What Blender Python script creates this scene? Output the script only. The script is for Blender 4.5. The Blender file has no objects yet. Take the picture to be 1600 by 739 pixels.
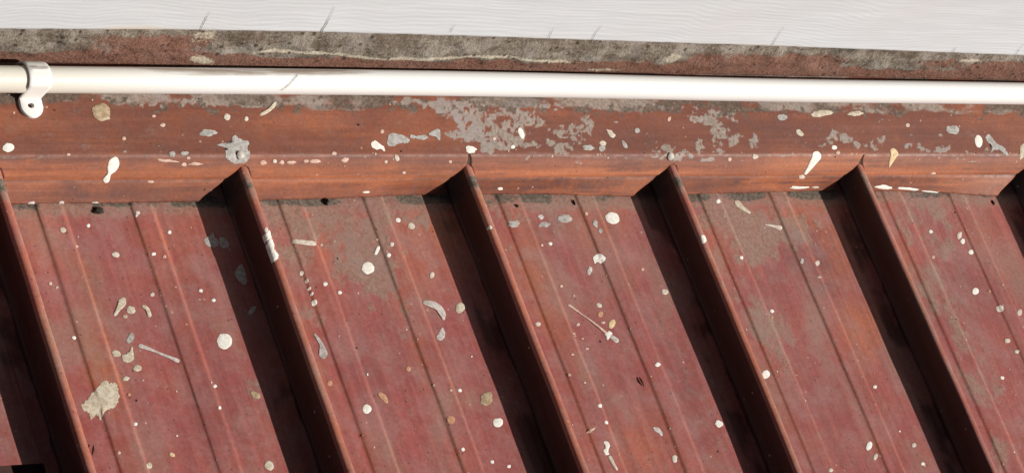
import bpy, bmesh, math, random
import numpy as np
from mathutils import Matrix, Vector

# ------------------------------------------------------------------ frame
# The roof plane is modelled in its own frame (X along the wall, Y up the slope,
# Z square to the sheet, metres) and everything is then tilted by the roof pitch.
PITCH = math.radians(6.0)
WORLD = Matrix.Translation((0, 0, 3.0)) @ Matrix.Rotation(PITCH, 4, 'X')
scene = bpy.context.scene
COL = scene.collection

# ------------------------------------------------------------------ camera
cam_d = bpy.data.cameras.new('camera'); cam = bpy.data.objects.new('camera', cam_d); COL.objects.link(cam)
cam_d.sensor_width = 36.0; cam_d.lens = 119.35; cam_d.clip_start = .05; cam_d.clip_end = 500
cam.matrix_world = WORLD @ Matrix((
    (0.79876915, 0.01523909, -0.6014446, -1.02711261),
    (-0.32864791, 0.84840182, -0.41497578, -1.04743039),
    (0.50394285, 0.52913336, 0.6826855, 1.67126264),
    (0, 0, 0, 1)))
scene.camera = cam

# ------------------------------------------------------------------ light
sun_dir = (WORLD.to_3x3() @ Vector((1.36, -.84, 1.0))).normalized()      # towards the sun
world = bpy.data.worlds.new("World"); scene.world = world; world.use_nodes = True
nt = world.node_tree; nt.nodes.clear()
wo = nt.nodes.new('ShaderNodeOutputWorld'); bg = nt.nodes.new('ShaderNodeBackground'); sky = nt.nodes.new('ShaderNodeTexSky')
sky.sky_type = 'NISHITA'; sky.sun_disc = False
sky.sun_elevation = math.asin(sun_dir.z); sky.sun_rotation = math.atan2(sun_dir.x, sun_dir.y)
bg.inputs[1].default_value = .05
nt.links.new(sky.outputs[0], bg.inputs[0]); nt.links.new(bg.outputs[0], wo.inputs[0])
sl = bpy.data.lights.new('sun', 'SUN'); sl.energy = 5.0; sl.angle = math.radians(.55); sl.color = (1, .955, .89)
so = bpy.data.objects.new('sun', sl); COL.objects.link(so)
so.rotation_euler = sun_dir.to_track_quat('Z', 'Y').to_euler(); so.location = sun_dir * 20
scene.view_settings.view_transform = 'Standard'; scene.view_settings.look = 'None'
scene.view_settings.exposure = .2; scene.view_settings.gamma = 1.0; scene.view_settings.use_curve_mapping = False
scene.cycles.max_bounces = 6; scene.cycles.diffuse_bounces = 3

# ------------------------------------------------------------------ baked marks
# a splash: surface (r roof, f flashing), colour, [u, v, 2x2 map], shape; soft fields: u, v, 2x2 map, strength
SPLASHES = [
 ('f','W',[0.0395,0.0393,0.467,-0.098,0.0,-0.452],('e',9,7,0,0.15)),
 ('f','T',[0.1146,0.0648,0.49,-0.107,0.005,-0.465],('e',15,13,40,0.12)),
 ('f','C',[0.1153,0.0615,0.488,-0.107,0.002,-0.465],('e',9,6,20,0.2)),
 ('f','W',[0.1166,0.0227,0.49,0.102,-0.002,-0.463],('s',[(6.8,-14.5,7),(1.8,-3.5,6.5),(-2.2,4.5,2.5),(-6.2,13.5,4.5)])),
 ('f','W',[0.2128,0.0621,0.515,-0.117,0.002,-0.478],('e',5,5,0,0.12)),
 ('f','W',[0.228,0.0608,0.52,-0.12,0.003,-0.478],('e',3,3.5,0,0.12)),
 ('f','P',[0.16,0.0557,0.5,-0.113,0.0,-0.47],('e',4,3,0,0.12)),
 ('f','P',[0.1274,0.0458,0.492,-0.107,0.0,-0.465],('e',3,3,0,0.12)),
 ('f','P',[0.1545,0.0622,0.5,-0.112,0.002,-0.47],('e',3,2,0,0.12)),
 ('f','G',[0.1945,0.0502,0.51,-0.117,0.0,-0.475],('e',14,5,0,0.3)),
 ('f','G',[0.1624,0.0346,0.5,-0.1,-0.003,-0.468],('e',5,4,0,0.2)),
 ('f','G',[0.1721,0.0351,0.503,-0.115,0.0,-0.468],('e',6,3,0,0.3)),
 ('f','P',[0.1752,0.0319,0.503,0.093,0.0,-0.457],('e',3,2,0,0.12)),
 ('f','P',[0.1585,0.0301,0.5,0.087,-0.002,-0.455],('e',15,2.2,3,0.4)),
 ('f','P',[0.1725,0.0273,0.505,0.088,0.0,-0.455],('e',4,3,0,0.12)),
 ('f','P',[0.1815,0.0278,0.508,0.087,0.0,-0.455],('e',9,2.5,-3,0.4)),
 ('f','P',[0.1493,0.0149,0.497,0.105,-0.002,-0.465],('e',5,1.6,0,0.12)),
 ('f','P',[0.083,0.0343,0.48,-0.055,-0.003,-0.455],('e',3,2,0,0.12)),
 ('f','P',[0.2357,0.0285,0.522,0.092,0.0,-0.463],('e',5,3.5,0,0.2)),
 ('f','W',[0.2449,0.0295,0.523,0.095,-0.002,-0.463],('e',3,3,0,0.12)),
 ('f','P',[0.2509,0.0285,0.525,0.095,-0.002,-0.463],('e',4,3,0,0.3)),
 ('f','P',[0.2587,0.0285,0.525,0.095,0.0,-0.465],('e',6,3,0,0.3)),
 ('f','P',[0.2707,0.0294,0.53,0.1,-0.002,-0.468],('e',4,2.4,0,0.12)),
 ('f','P',[0.2781,0.0294,0.53,0.1,0.0,-0.47],('e',9,2.8,0,0.3)),
 ('f','P',[0.3031,0.0303,0.537,0.105,0.0,-0.473],('e',6,3.5,-8,0.3)),
 ('f','P',[0.2935,0.035,0.535,-0.127,0.0,-0.482],('e',4,2.5,0,0.12)),
 ('f','P',[0.3386,0.0517,0.547,-0.132,0.002,-0.492],('e',3,3,0,0.12)),
 ('f','P',[0.3381,0.0288,0.547,0.102,-0.002,-0.475],('e',2.5,2.5,0,0.12)),
 ('f','P',[0.3556,0.0205,0.555,0.135,0.0,-0.49],('e',3,2,0,0.12)),
 ('f','W',[0.3468,0.0316,0.55,0.113,-0.002,-0.477],('e',3.5,5,-20,0.2)),
 ('f','P',[0.3937,0.0287,0.563,0.11,-0.002,-0.483],('e',2.5,2.5,0,0.12)),
 ('f','W',[0.332,0.0403,0.548,-0.133,0.0,-0.49],('p',[(-10.6,-5.1),(-4.6,-9.1),(1.4,-5.1),(9.4,0.9),(10.4,7.9),(4.4,3.9),(-1.6,4.9),(-8.6,1.9)])),
 ('f','C',[0.2486,0.0686,0.525,-0.122,0.005,-0.483],('s',[(-12.8,9.0,2),(-2.8,4.0,2.3),(6.2,-4.0,2.6),(9.2,-9.0,2)])),
 ('f','G',[0.3501,0.0454,0.55,-0.135,0.0,-0.492],('p',[(-15.0,-2.9),(-11.0,-9.9),(1.0,-8.9),(11.0,-5.9),(19.0,0.1),(15.0,5.1),(3.0,5.1),(-7.0,10.1),(-16.0,7.1)])),
 ('f','G',[0.3717,0.0473,0.558,-0.137,0.0,-0.495],('e',9,4,-5,0.3)),
 ('f','G',[0.364,0.0478,0.555,-0.137,0.003,-0.492],('e',5,3,0,0.3)),
 ('f','G',[0.3835,0.0493,0.562,-0.14,0.003,-0.497],('p',[(-8.2,-3.0),(6.8,-9.0),(7.8,8.0),(0.8,3.0),(-7.2,1.0)])),
 ('f','W',[0.4118,0.0379,0.567,-0.143,0.0,-0.498],('e',8,6,0,0.3)),
 ('f','P',[0.4354,0.0465,0.575,-0.147,0.003,-0.503],('e',3,2.6,0,0.12)),
 ('f','W',[0.4502,0.04,0.578,-0.147,0.002,-0.502],('e',3.5,3,0,0.12)),
 ('f','W',[0.5346,0.0431,0.605,-0.16,0.0,-0.515],('e',5,4,0,0.2)),
 ('f','G',[0.5327,0.039,0.603,-0.16,0.0,-0.515],('e',5,5,0,0.2)),
 ('f','G',[0.5549,0.0421,0.61,-0.163,0.002,-0.518],('e',3,7,-28,0.15)),
 ('f','G',[0.5196,0.0395,0.6,-0.16,0.0,-0.513],('e',10,4,5,0.3)),
 ('f','C',[0.5449,0.0508,0.608,-0.163,0.002,-0.518],('e',8,4,40,0.3)),
 ('f','G',[0.5707,0.0535,0.615,-0.165,0.003,-0.52],('e',4,4,0,0.12)),
 ('f','P',[0.6048,0.0631,0.628,-0.172,0.003,-0.528],('e',2.5,4,20,0.12)),
 ('f','W',[0.461,0.0507,0.582,-0.15,0.0,-0.505],('p',[(-3.0,-8.8),(2.0,-5.8),(5.0,3.2),(3.0,9.2),(-2.0,5.2),(-5.0,-2.8)])),
 ('f','W',[0.7403,0.026,0.665,0.165,0.0,-0.53],('s',[(8.8,-13.8,6),(3.8,-5.8,5),(-3.2,5.2,3.4),(-9.2,14.2,2)])),
 ('f','W',[0.7339,0.0151,0.665,0.185,-0.005,-0.54],('e',4.5,4,0,0.2)),
 ('f','W',[0.7632,0.0396,0.672,-0.193,0.0,-0.54],('e',4,3.5,0,0.12)),
 ('f','P',[0.7657,0.0353,0.672,-0.193,0.0,-0.54],('e',3,2.6,0,0.12)),
 ('f','K',[0.824,0.0297,0.692,0.165,0.0,-0.535],('s',[(5.5,-12.2,5),(1.5,-4.2,4),(-2.5,4.8,2.4),(-4.5,11.8,0.6)])),
 ('f','W',[0.9226,0.0453,0.722,-0.218,0.002,-0.563],('e',6,9.5,-8,0.08)),
 ('f','G',[0.9406,0.0409,0.728,-0.218,0.0,-0.565],('p',[(-16.2,-14.9),(-11.2,-18.9),(-5.2,-12.9),(-2.2,-4.9),(9.8,0.1),(17.8,10.1),(18.8,14.1),(12.8,11.1),(7.8,6.1),(-4.2,5.1),(-8.2,10.1),(-6.2,2.1),(-13.2,-6.9)])),
 ('f','C',[0.9694,0.0363,0.735,-0.225,0.0,-0.568],('e',5,12,0,0.15)),
 ('f','G',[0.8978,0.0553,0.712,-0.212,0.003,-0.56],('e',10,7,10,0.2)),
 ('f','C',[0.7316,0.052,0.662,-0.188,0.003,-0.54],('e',7,4,45,0.25)),
 ('f','G',[0.7182,0.0649,0.657,-0.188,0.005,-0.54],('e',7.5,5,0,0.15)),
 ('f','C',[0.76,0.0684,0.672,-0.193,0.005,-0.545],('e',17,5,-4,0.25)),
 ('f','C',[0.796,0.0686,0.685,-0.197,0.005,-0.55],('e',11,4,-2,0.25)),
 ('f','W',[0.849,0.059,0.7,-0.207,0.005,-0.555],('e',3,3,0,0.12)),
 ('f','P',[0.8733,0.0177,0.707,0.21,-0.005,-0.555],('e',4,2,0,0.12)),
 ('f','W',[0.6807,0.0322,0.647,0.15,-0.003,-0.517],('e',5,3.5,0,0.3)),
 ('f','P',[0.6555,0.0301,0.64,0.145,-0.002,-0.512],('e',3,3,0,0.12)),
 ('f','W',[0.7357,0.0043,0.665,0.185,-0.005,-0.54],('e',15,2.6,1,0.35)),
 ('f','W',[0.753,0.0042,0.67,0.19,-0.005,-0.545],('e',6,1.8,0,0.3)),
 ('f','W',[0.8252,0.0042,0.692,0.2,-0.005,-0.55],('e',14,3.6,5,0.3)),
 ('f','W',[0.852,0.0029,0.702,0.202,-0.005,-0.555],('e',15,2.6,4,0.35)),
 ('f','W',[0.8776,0.0005,0.71,0.207,-0.005,-0.558],('e',12,1.6,3,0.3)),
 ('f','W',[0.9164,-0.0021,0.723,0.215,-0.005,-0.565],('e',7,1.3,0,0.12)),
 ('f','L',[0.0616,-0.0001,0.477,0.095,-0.005,-0.458],('e',7,3.6,-30,0.3)),
 ('f','L',[0.0844,0.0006,0.483,0.098,-0.005,-0.46],('e',4,3,0,0.12)),
 ('f','L',[0.1101,0.0003,0.487,0.1,-0.005,-0.463],('e',5,2,0,0.3)),
 ('f','W',[0.4458,0.0055,0.58,0.145,-0.003,-0.503],('e',4,3,0,0.12)),
 ('f','W',[0.328,0.0045,0.545,0.13,-0.005,-0.49],('e',6,1.8,0,0.12)),
 ('f','G',[0.2139,0.0386,0.512,-0.118,0.0,-0.473],('p',[(-30.5,-5.6),(-16.5,-8.6),(-8.5,-10.6),(-2.5,-21.6),(4.5,-16.6),(11.5,-13.6),(20.5,-10.6),(17.5,-0.6),(22.5,7.4),(20.5,19.4),(7.5,23.4),(-2.5,20.4),(-14.5,13.4),(-16.5,4.4),(-12.5,-0.6)])),
 ('r','W',[0.0789,-0.0212,0.476,-0.154,-0.008,-0.494],('e',5,4,20,0.1)),
 ('r','W',[0.1132,-0.0403,0.484,-0.159,-0.011,-0.494],('e',6,4,20,0.1)),
 ('r','W',[0.1741,-0.109,0.493,-0.168,-0.019,-0.487],('e',12,12,0,0.1)),
 ('r','W',[0.3097,-0.0555,0.534,-0.195,-0.013,-0.516],('e',10,9,20,0.1)),
 ('r','W',[0.2665,-0.1661,0.512,-0.183,-0.027,-0.486],('e',7,7,0,0.1)),
 ('r','W',[0.3707,-0.1818,0.539,-0.202,-0.03,-0.495],('e',7.5,7.5,0,0.1)),
 ('r','W',[0.5434,-0.0179,0.603,-0.243,-0.009,-0.556],('e',11.5,8.5,20,0.1)),
 ('r','W',[0.8789,-0.0909,0.695,-0.313,-0.02,-0.583],('e',5,5.5,20,0.1)),
 ('r','W',[0.3598,-0.0217,0.551,-0.206,-0.009,-0.531],('e',5.5,5,20,0.1)),
 ('r','W',[0.3501,-0.0168,0.549,-0.204,-0.008,-0.531],('e',4,3.5,20,0.1)),
 ('r','W',[0.6995,-0.2197,0.628,-0.267,-0.038,-0.528],('e',4.5,7,20,0.1)),
 ('r','W',[0.7012,-0.2291,0.627,-0.267,-0.039,-0.526],('e',3,5.5,20,0.1)),
 ('r','W',[0.3616,-0.0626,0.547,-0.205,-0.014,-0.522],('e',3.5,5,20,0.1)),
 ('r','W',[0.7257,-0.0612,0.652,-0.28,-0.015,-0.57],('e',3.5,4.5,20,0.1)),
 ('r','W',[0.7442,-0.2218,0.64,-0.277,-0.038,-0.533],('e',3.5,3.5,0,0.1)),
 ('r','W',[0.8966,-0.1076,0.699,-0.316,-0.023,-0.581],('e',5.5,5,20,0.1)),
 ('r','W',[0.9167,-0.1117,0.705,-0.321,-0.024,-0.582],('e',4,5,20,0.1)),
 ('r','W',[0.8888,-0.0392,0.704,-0.318,-0.013,-0.597],('e',3.5,6,20,0.1)),
 ('r','W',[0.628,-0.1554,0.613,-0.255,-0.028,-0.534],('e',6,7,20,0.1)),
 ('r','W',[0.0996,-0.0176,0.482,-0.157,-0.008,-0.497],('e',3,2.7,0,0.2)),
 ('r','W',[0.1399,-0.0086,0.493,-0.165,-0.006,-0.505],('e',3.5,3.15,0,0.2)),
 ('r','P',[0.0858,-0.0334,0.477,-0.155,-0.01,-0.492],('e',2.5,2.25,0,0.2)),
 ('r','W',[0.1601,-0.0236,0.497,-0.168,-0.009,-0.504],('e',3,2.7,0,0.2)),
 ('r','W',[0.1309,-0.0715,0.485,-0.161,-0.015,-0.489],('e',3.5,3.15,0,0.2)),
 ('r','W',[0.0625,-0.1018,0.465,-0.149,-0.018,-0.474],('e',3.2,2.8800000000000003,0,0.2)),
 ('r','W',[0.087,-0.167,0.466,-0.151,-0.026,-0.462],('e',3,2.7,0,0.2)),
 ('r','W',[0.1528,-0.1589,0.483,-0.163,-0.025,-0.473],('e',3,2.7,0,0.2)),
 ('r','W',[0.1552,-0.1424,0.485,-0.164,-0.023,-0.477],('e',3,2.7,0,0.2)),
 ('r','W',[0.1691,-0.0696,0.495,-0.168,-0.014,-0.495],('e',3,2.7,0,0.2)),
 ('r','W',[0.1765,-0.0773,0.497,-0.169,-0.015,-0.494],('e',3,2.7,0,0.2)),
 ('r','W',[0.3364,-0.0372,0.543,-0.201,-0.011,-0.524],('e',3.5,3.15,0,0.2)),
 ('r','W',[0.3303,-0.046,0.54,-0.199,-0.012,-0.521],('e',3.5,3.15,0,0.2)),
 ('r','W',[0.269,-0.0679,0.522,-0.187,-0.014,-0.508],('e',3.5,3.15,0,0.2)),
 ('r','W',[0.2791,-0.0744,0.524,-0.188,-0.015,-0.508],('e',3.2,2.8800000000000003,0,0.2)),
 ('r','P',[0.2779,-0.0361,0.527,-0.189,-0.01,-0.517],('e',2.2,1.9800000000000002,0,0.2)),
 ('r','P',[0.3405,-0.1553,0.533,-0.197,-0.026,-0.497],('e',2.2,1.9800000000000002,0,0.2)),
 ('r','W',[0.3485,-0.1553,0.535,-0.199,-0.026,-0.499],('e',3,2.7,0,0.2)),
 ('r','W',[0.3325,-0.2011,0.526,-0.194,-0.032,-0.486],('e',3,2.7,0,0.2)),
 ('r','W',[0.3537,-0.2115,0.531,-0.198,-0.033,-0.486],('e',3,2.7,0,0.2)),
 ('r','W',[0.3662,-0.2158,0.534,-0.2,-0.034,-0.487],('e',3,2.7,0,0.2)),
 ('r','P',[0.5198,-0.0142,0.596,-0.238,-0.008,-0.554],('e',2.8,2.52,0,0.2)),
 ('r','W',[0.4765,-0.0389,0.582,-0.228,-0.011,-0.542],('e',3,2.7,0,0.2)),
 ('r','P',[0.4685,-0.0399,0.579,-0.227,-0.012,-0.541],('e',2.2,1.9800000000000002,0,0.2)),
 ('r','P',[0.4714,-0.0747,0.577,-0.226,-0.016,-0.533],('e',2.6,2.3400000000000003,0,0.2)),
 ('r','P',[0.4728,-0.1069,0.574,-0.225,-0.021,-0.526],('e',2.8,2.52,0,0.2)),
 ('r','P',[0.5522,-0.0626,0.601,-0.243,-0.015,-0.547],('e',2.6,2.3400000000000003,0,0.2)),
 ('r','W',[0.5648,-0.0823,0.602,-0.245,-0.018,-0.544],('e',5,4.5,0,0.2)),
 ('r','W',[0.5296,-0.1433,0.586,-0.235,-0.026,-0.524],('e',4,3.6,0,0.2)),
 ('r','W',[0.4634,-0.1738,0.565,-0.22,-0.029,-0.509],('e',3.6,3.24,0,0.2)),
 ('r','W',[0.4632,-0.1873,0.563,-0.22,-0.031,-0.506],('e',3.2,2.8800000000000003,0,0.2)),
 ('r','W',[0.565,-0.1937,0.591,-0.24,-0.033,-0.517],('e',6,5.4,0,0.2)),
 ('r','W',[0.4378,-0.1051,0.564,-0.218,-0.02,-0.522],('e',4,3.6,0,0.2)),
 ('r','W',[0.4087,-0.0376,0.562,-0.216,-0.009,-0.532],('e',3.2,2.8800000000000003,0,0.2)),
 ('r','W',[0.6509,-0.0553,0.63,-0.264,-0.014,-0.561],('e',3,2.7,0,0.2)),
 ('r','W',[0.6599,-0.1019,0.628,-0.264,-0.021,-0.551],('e',3.2,2.8800000000000003,0,0.2)),
 ('r','W',[0.6514,-0.005,0.635,-0.266,-0.007,-0.574],('e',3.5,3.15,0,0.2)),
 ('r','W',[0.7302,-0.1707,0.642,-0.276,-0.031,-0.544],('e',3,2.7,0,0.2)),
 ('r','W',[0.7451,-0.2378,0.639,-0.276,-0.041,-0.53],('e',3,2.7,0,0.2)),
 ('r','W',[0.6516,-0.2376,0.612,-0.256,-0.039,-0.518],('e',3.4,3.06,0,0.2)),
 ('r','W',[0.8932,-0.0549,0.703,-0.318,-0.015,-0.594],('e',4,3.6,0,0.2)),
 ('r','P',[0.8496,-0.0588,0.689,-0.308,-0.015,-0.587],('e',2.8,2.52,0,0.2)),
 ('r','W',[0.8895,-0.1366,0.693,-0.313,-0.027,-0.573],('e',4.2,3.7800000000000002,0,0.2)),
 ('r','W',[0.8945,-0.1467,0.694,-0.314,-0.029,-0.571],('e',3.4,3.06,0,0.2)),
 ('r','W',[0.866,-0.1692,0.683,-0.306,-0.032,-0.561],('e',3,2.7,0,0.2)),
 ('r','W',[0.8593,-0.0351,0.695,-0.311,-0.012,-0.594],('e',3,2.7,0,0.2)),
 ('r','P',[0.0578,-0.061,0.468,-0.149,-0.013,-0.482],('e',2.8,2.52,0,0.2)),
 ('r','P',[0.0615,-0.0641,0.468,-0.15,-0.013,-0.482],('e',2.4,2.16,0,0.2)),
 ('r','P',[0.0678,-0.1874,0.459,-0.147,-0.028,-0.455],('e',2.6,2.3400000000000003,0,0.2)),
 ('r','W',[0.1416,-0.0409,0.491,-0.164,-0.011,-0.497],('e',3.2,2.8800000000000003,0,0.2)),
 ('r','P',[0.1493,-0.0431,0.493,-0.166,-0.011,-0.498],('e',2.8,2.52,0,0.2)),
 ('r','K',[0.1063,-0.1907,0.468,-0.154,-0.029,-0.46],('e',4.5,3,30,0.14)),
 ('r','T',[0.3685,-0.1629,0.54,-0.202,-0.027,-0.499],('e',9,11.5,30,0.14)),
 ('r','O',[0.3315,-0.178,0.528,-0.195,-0.029,-0.491],('e',6.5,6,30,0.14)),
 ('r','C',[0.3752,-0.0898,0.549,-0.206,-0.018,-0.517],('e',6.5,9,30,0.14)),
 ('r','C',[0.176,-0.2031,0.485,-0.165,-0.031,-0.466],('e',7.5,7,30,0.14)),
 ('r','O',[0.2448,-0.1447,0.508,-0.18,-0.024,-0.488],('e',4,4.5,30,0.14)),
 ('r','O',[0.3127,-0.1364,0.527,-0.193,-0.024,-0.498],('e',4,4,30,0.14)),
 ('r','O',[0.2838,-0.1576,0.517,-0.186,-0.026,-0.49],('e',6,3,30,0.14)),
 ('r','T',[0.1836,-0.1506,0.492,-0.168,-0.025,-0.478],('e',8,5,30,0.14)),
 ('r','C',[0.0869,-0.1975,0.463,-0.15,-0.03,-0.456],('e',5,5,30,0.14)),
 ('r','K',[0.5037,-0.1075,0.583,-0.231,-0.021,-0.53],('e',5,7,30,0.14)),
 ('r','O',[0.4967,-0.0992,0.581,-0.23,-0.02,-0.531],('e',4,4.5,30,0.14)),
 ('r','C',[0.4987,-0.0917,0.583,-0.231,-0.019,-0.533],('e',5,3,30,0.14)),
 ('r','O',[0.0893,-0.1454,0.468,-0.152,-0.023,-0.467],('e',2.4,2.4,30,0.14)),
 ('r','O',[0.6572,-0.1074,0.627,-0.263,-0.022,-0.55],('e',2,2,30,0.14)),
 ('r','O',[0.8942,-0.0914,0.7,-0.317,-0.02,-0.584],('e',2,2,30,0.14)),
 ('r','C',[0.1027,-0.0806,0.477,-0.156,-0.016,-0.484],('s',[(5.8,-10.2,5.5),(2.8,-4.2,5),(-2.2,3.8,3),(-6.2,10.8,2.2)])),
 ('r','C',[0.1111,-0.0827,0.479,-0.158,-0.016,-0.484],('e',7,6,0,0.25)),
 ('r','C',[0.1052,-0.0874,0.477,-0.156,-0.016,-0.482],('e',3.5,3,0,0.12)),
 ('r','C',[0.1228,-0.0831,0.482,-0.16,-0.016,-0.486],('s',[(-5.3,-6.0,2.2),(0.7,-2.0,2.6),(4.7,8.0,2.8)])),
 ('r','G',[0.1036,-0.1039,0.475,-0.156,-0.018,-0.478],('p',[(-2.8,-2.2),(1.2,-9.2),(6.2,-4.2),(4.2,3.8),(-2.8,7.8),(-5.8,3.8)])),
 ('r','C',[0.0896,-0.1148,0.471,-0.153,-0.02,-0.474],('e',7,5,15,0.15)),
 ('r','C',[0.0985,-0.1165,0.473,-0.154,-0.02,-0.475],('p',[(5.2,-13.8),(7.2,-3.8),(7.2,6.2),(0.2,11.2),(-7.8,9.2),(-10.8,1.2),(-3.8,-2.8),(2.2,-7.8)])),
 ('r','C',[0.1017,-0.1264,0.473,-0.155,-0.021,-0.473],('e',6.5,5,0,0.15)),
 ('r','C',[0.0907,-0.1336,0.469,-0.153,-0.022,-0.47],('e',6,3.2,-15,0.2)),
 ('r','C',[0.0669,-0.1491,0.462,-0.148,-0.024,-0.464],('p',[(-29.8,7.7),(-22.8,-0.3),(-15.8,-9.3),(-10.8,-15.3),(-3.8,-21.3),(1.2,-28.3),(10.2,-31.3),(12.2,-26.3),(22.2,-27.3),(27.2,-17.3),(28.2,-3.3),(24.2,7.7),(15.2,12.7),(5.2,14.7),(2.2,24.7),(-0.8,29.7),(-5.8,21.7),(-14.8,27.7),(-17.8,18.7),(-24.8,14.7)])),
 ('r','L',[0.122,-0.1161,0.479,-0.159,-0.02,-0.478],('s',[(-30.0,-11.8,2.8),(-9.0,-3.8,1.6),(11.0,4.2,1.8),(28.0,11.2,2.6)])),
 ('r','G',[0.1907,-0.0305,0.505,-0.173,-0.01,-0.506],('p',[(-11.2,-1.5),(-3.2,-6.5),(1.8,-12.5),(5.8,-4.5),(11.8,1.5),(8.8,9.5),(-4.2,9.5),(-9.2,4.5)])),
 ('r','G',[0.1995,-0.0325,0.507,-0.175,-0.01,-0.507],('p',[(-5.0,-8.0),(4.0,-6.0),(9.0,6.0),(-2.0,8.0),(-6.0,0.0)])),
 ('r','G',[0.2049,-0.0579,0.506,-0.175,-0.013,-0.502],('p',[(2.2,-14.8),(9.2,6.2),(4.2,16.2),(-9.8,2.2),(-5.8,-9.8)])),
 ('r','G',[0.2037,-0.0862,0.503,-0.174,-0.017,-0.496],('e',3.5,9,35,0.3)),
 ('r','W',[0.2639,-0.0342,0.524,-0.187,-0.01,-0.515],('s',[(-16.0,-2.0,2.6),(0.0,0.0,3.2),(16.0,2.0,3)])),
 ('r','W',[0.2534,-0.0583,0.519,-0.184,-0.013,-0.508],('e',3.2,4,20,0.2)),
 ('r','W',[0.255,-0.0648,0.518,-0.184,-0.014,-0.507],('e',2.72,3.4,20,0.2)),
 ('r','W',[0.255,-0.0708,0.518,-0.184,-0.015,-0.506],('e',2.2399999999999998,2.8,20,0.2)),
 ('r','W',[0.2553,-0.0751,0.518,-0.184,-0.015,-0.505],('e',2.4000000000000004,3,20,0.2)),
 ('r','W',[0.255,-0.0821,0.517,-0.184,-0.016,-0.503],('e',4.0,5,20,0.2)),
 ('r','L',[0.3544,-0.0905,0.543,-0.202,-0.018,-0.514],('s',[(-17.8,-10.6,3),(-6.8,-8.6,4.2),(3.2,-2.6,4.6),(10.2,7.4,4),(11.2,14.4,2)])),
 ('r','L',[0.3503,-0.1109,0.54,-0.201,-0.021,-0.509],('p',[(-4.0,-2.2),(2.0,-11.2),(6.0,-4.2),(5.0,4.8),(-2.0,8.8),(-7.0,3.8)])),
 ('r','G',[0.248,-0.1147,0.512,-0.181,-0.021,-0.495],('s',[(-8.0,-15.5,1.5),(-1.0,-6.5,2),(4.0,6.5,4),(5.0,15.5,6)])),
 ('r','O',[0.2835,-0.1579,0.517,-0.186,-0.026,-0.49],('s',[(-5.7,-5.7,3),(0.3,-0.7,4),(5.3,6.3,2.2)])),
 ('r','W',[0.3226,-0.0415,0.539,-0.198,-0.011,-0.521],('s',[(-2.0,4.5,2),(2.0,-4.5,2.4)])),
 ('r','W',[0.2201,-0.0414,0.51,-0.18,-0.009,-0.506],('e',5.5,9,15,0.45)),
 ('r','W',[0.22,-0.0475,0.51,-0.179,-0.01,-0.505],('e',5.5,9,15,0.45)),
 ('r','W',[0.2191,-0.0522,0.509,-0.179,-0.011,-0.504],('e',5.5,9,15,0.45)),
 ('r','W',[0.2198,-0.057,0.509,-0.179,-0.011,-0.503],('e',5.5,9,15,0.45)),
 ('r','W',[0.2177,-0.0586,0.508,-0.178,-0.012,-0.502],('e',7,7,0,0.5)),
 ('r','W',[0.6013,-0.0506,0.616,-0.255,-0.011,-0.555],('e',5,7,0,0.2)),
 ('r','W',[0.2208,-0.0364,0.511,-0.18,-0.009,-0.508],('e',3,4,0,0.12)),
 ('r','W',[0.5152,-0.0532,0.591,-0.236,-0.014,-0.544],('p',[(-8.7,-3.6),(-0.7,-8.6),(6.3,-4.6),(9.3,0.4),(3.3,6.4),(-2.7,3.4),(-6.7,6.4)])),
 ('r','L',[0.5025,-0.0625,0.587,-0.233,-0.015,-0.54],('e',4,6,10,0.3)),
 ('r','G',[0.5244,-0.0231,0.597,-0.239,-0.009,-0.552],('e',3,7,-20,0.3)),
 ('r','G',[0.4781,-0.0225,0.584,-0.229,-0.009,-0.547],('e',9,4,0,0.3)),
 ('r','L',[0.4774,-0.0159,0.584,-0.229,-0.008,-0.548],('e',5,3.5,0,0.3)),
 ('r','G',[0.4991,-0.0177,0.59,-0.234,-0.009,-0.55],('p',[(-11.0,-1.7),(-2.0,-6.7),(8.0,-4.7),(11.0,2.3),(2.0,6.3),(-8.0,4.3)])),
 ('r','L',[0.5031,-0.0179,0.591,-0.234,-0.009,-0.551],('e',3,3,0,0.12)),
 ('r','G',[0.4499,-0.022,0.576,-0.224,-0.009,-0.543],('e',9,5,0,0.3)),
 ('r','G',[0.5265,-0.0293,0.597,-0.239,-0.01,-0.551],('e',3,4,0,0.12)),
 ('r','P',[0.4831,-0.1019,0.577,-0.227,-0.02,-0.528],('s',[(-27.0,-20.0,1.6),(-11.0,-8.0,1),(9.0,6.0,1),(29.0,22.0,1.6)])),
 ('r','W',[0.4969,-0.1164,0.58,-0.229,-0.022,-0.527],('e',5,6,0,0.35)),
 ('r','L',[0.5,-0.1194,0.58,-0.23,-0.023,-0.526],('s',[(-4.5,-3.5,2),(4.5,3.5,3.4)])),
 ('r','W',[0.4549,-0.2075,0.559,-0.218,-0.034,-0.5],('p',[(-4.9,-10.1),(2.1,-10.1),(5.1,-3.1),(1.1,3.9),(4.1,8.9),(-1.9,9.9),(-4.9,2.9),(-0.9,-2.1)])),
 ('r','W',[0.4556,-0.2196,0.558,-0.217,-0.035,-0.497],('s',[(-5.3,-9.7,2.4),(-0.3,0.3,2.2),(5.7,9.3,1.4)])),
 ('r','L',[0.507,-0.1964,0.575,-0.228,-0.033,-0.509],('p',[(-7.2,-6.3),(0.8,-5.3),(6.8,2.7),(5.8,7.7),(-0.2,2.7),(-6.2,-1.3)])),
 ('r','W',[0.5121,-0.2189,0.574,-0.228,-0.036,-0.505],('e',4,6,0,0.25)),
 ('r','P',[0.4471,-0.1926,0.558,-0.217,-0.032,-0.502],('e',7,2.6,-25,0.3)),
 ('r','C',[0.6743,-0.0102,0.642,-0.271,-0.008,-0.576],('s',[(-8.7,-7.3,4),(-1.7,-0.3,3.2),(10.3,7.7,1.6)])),
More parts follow.
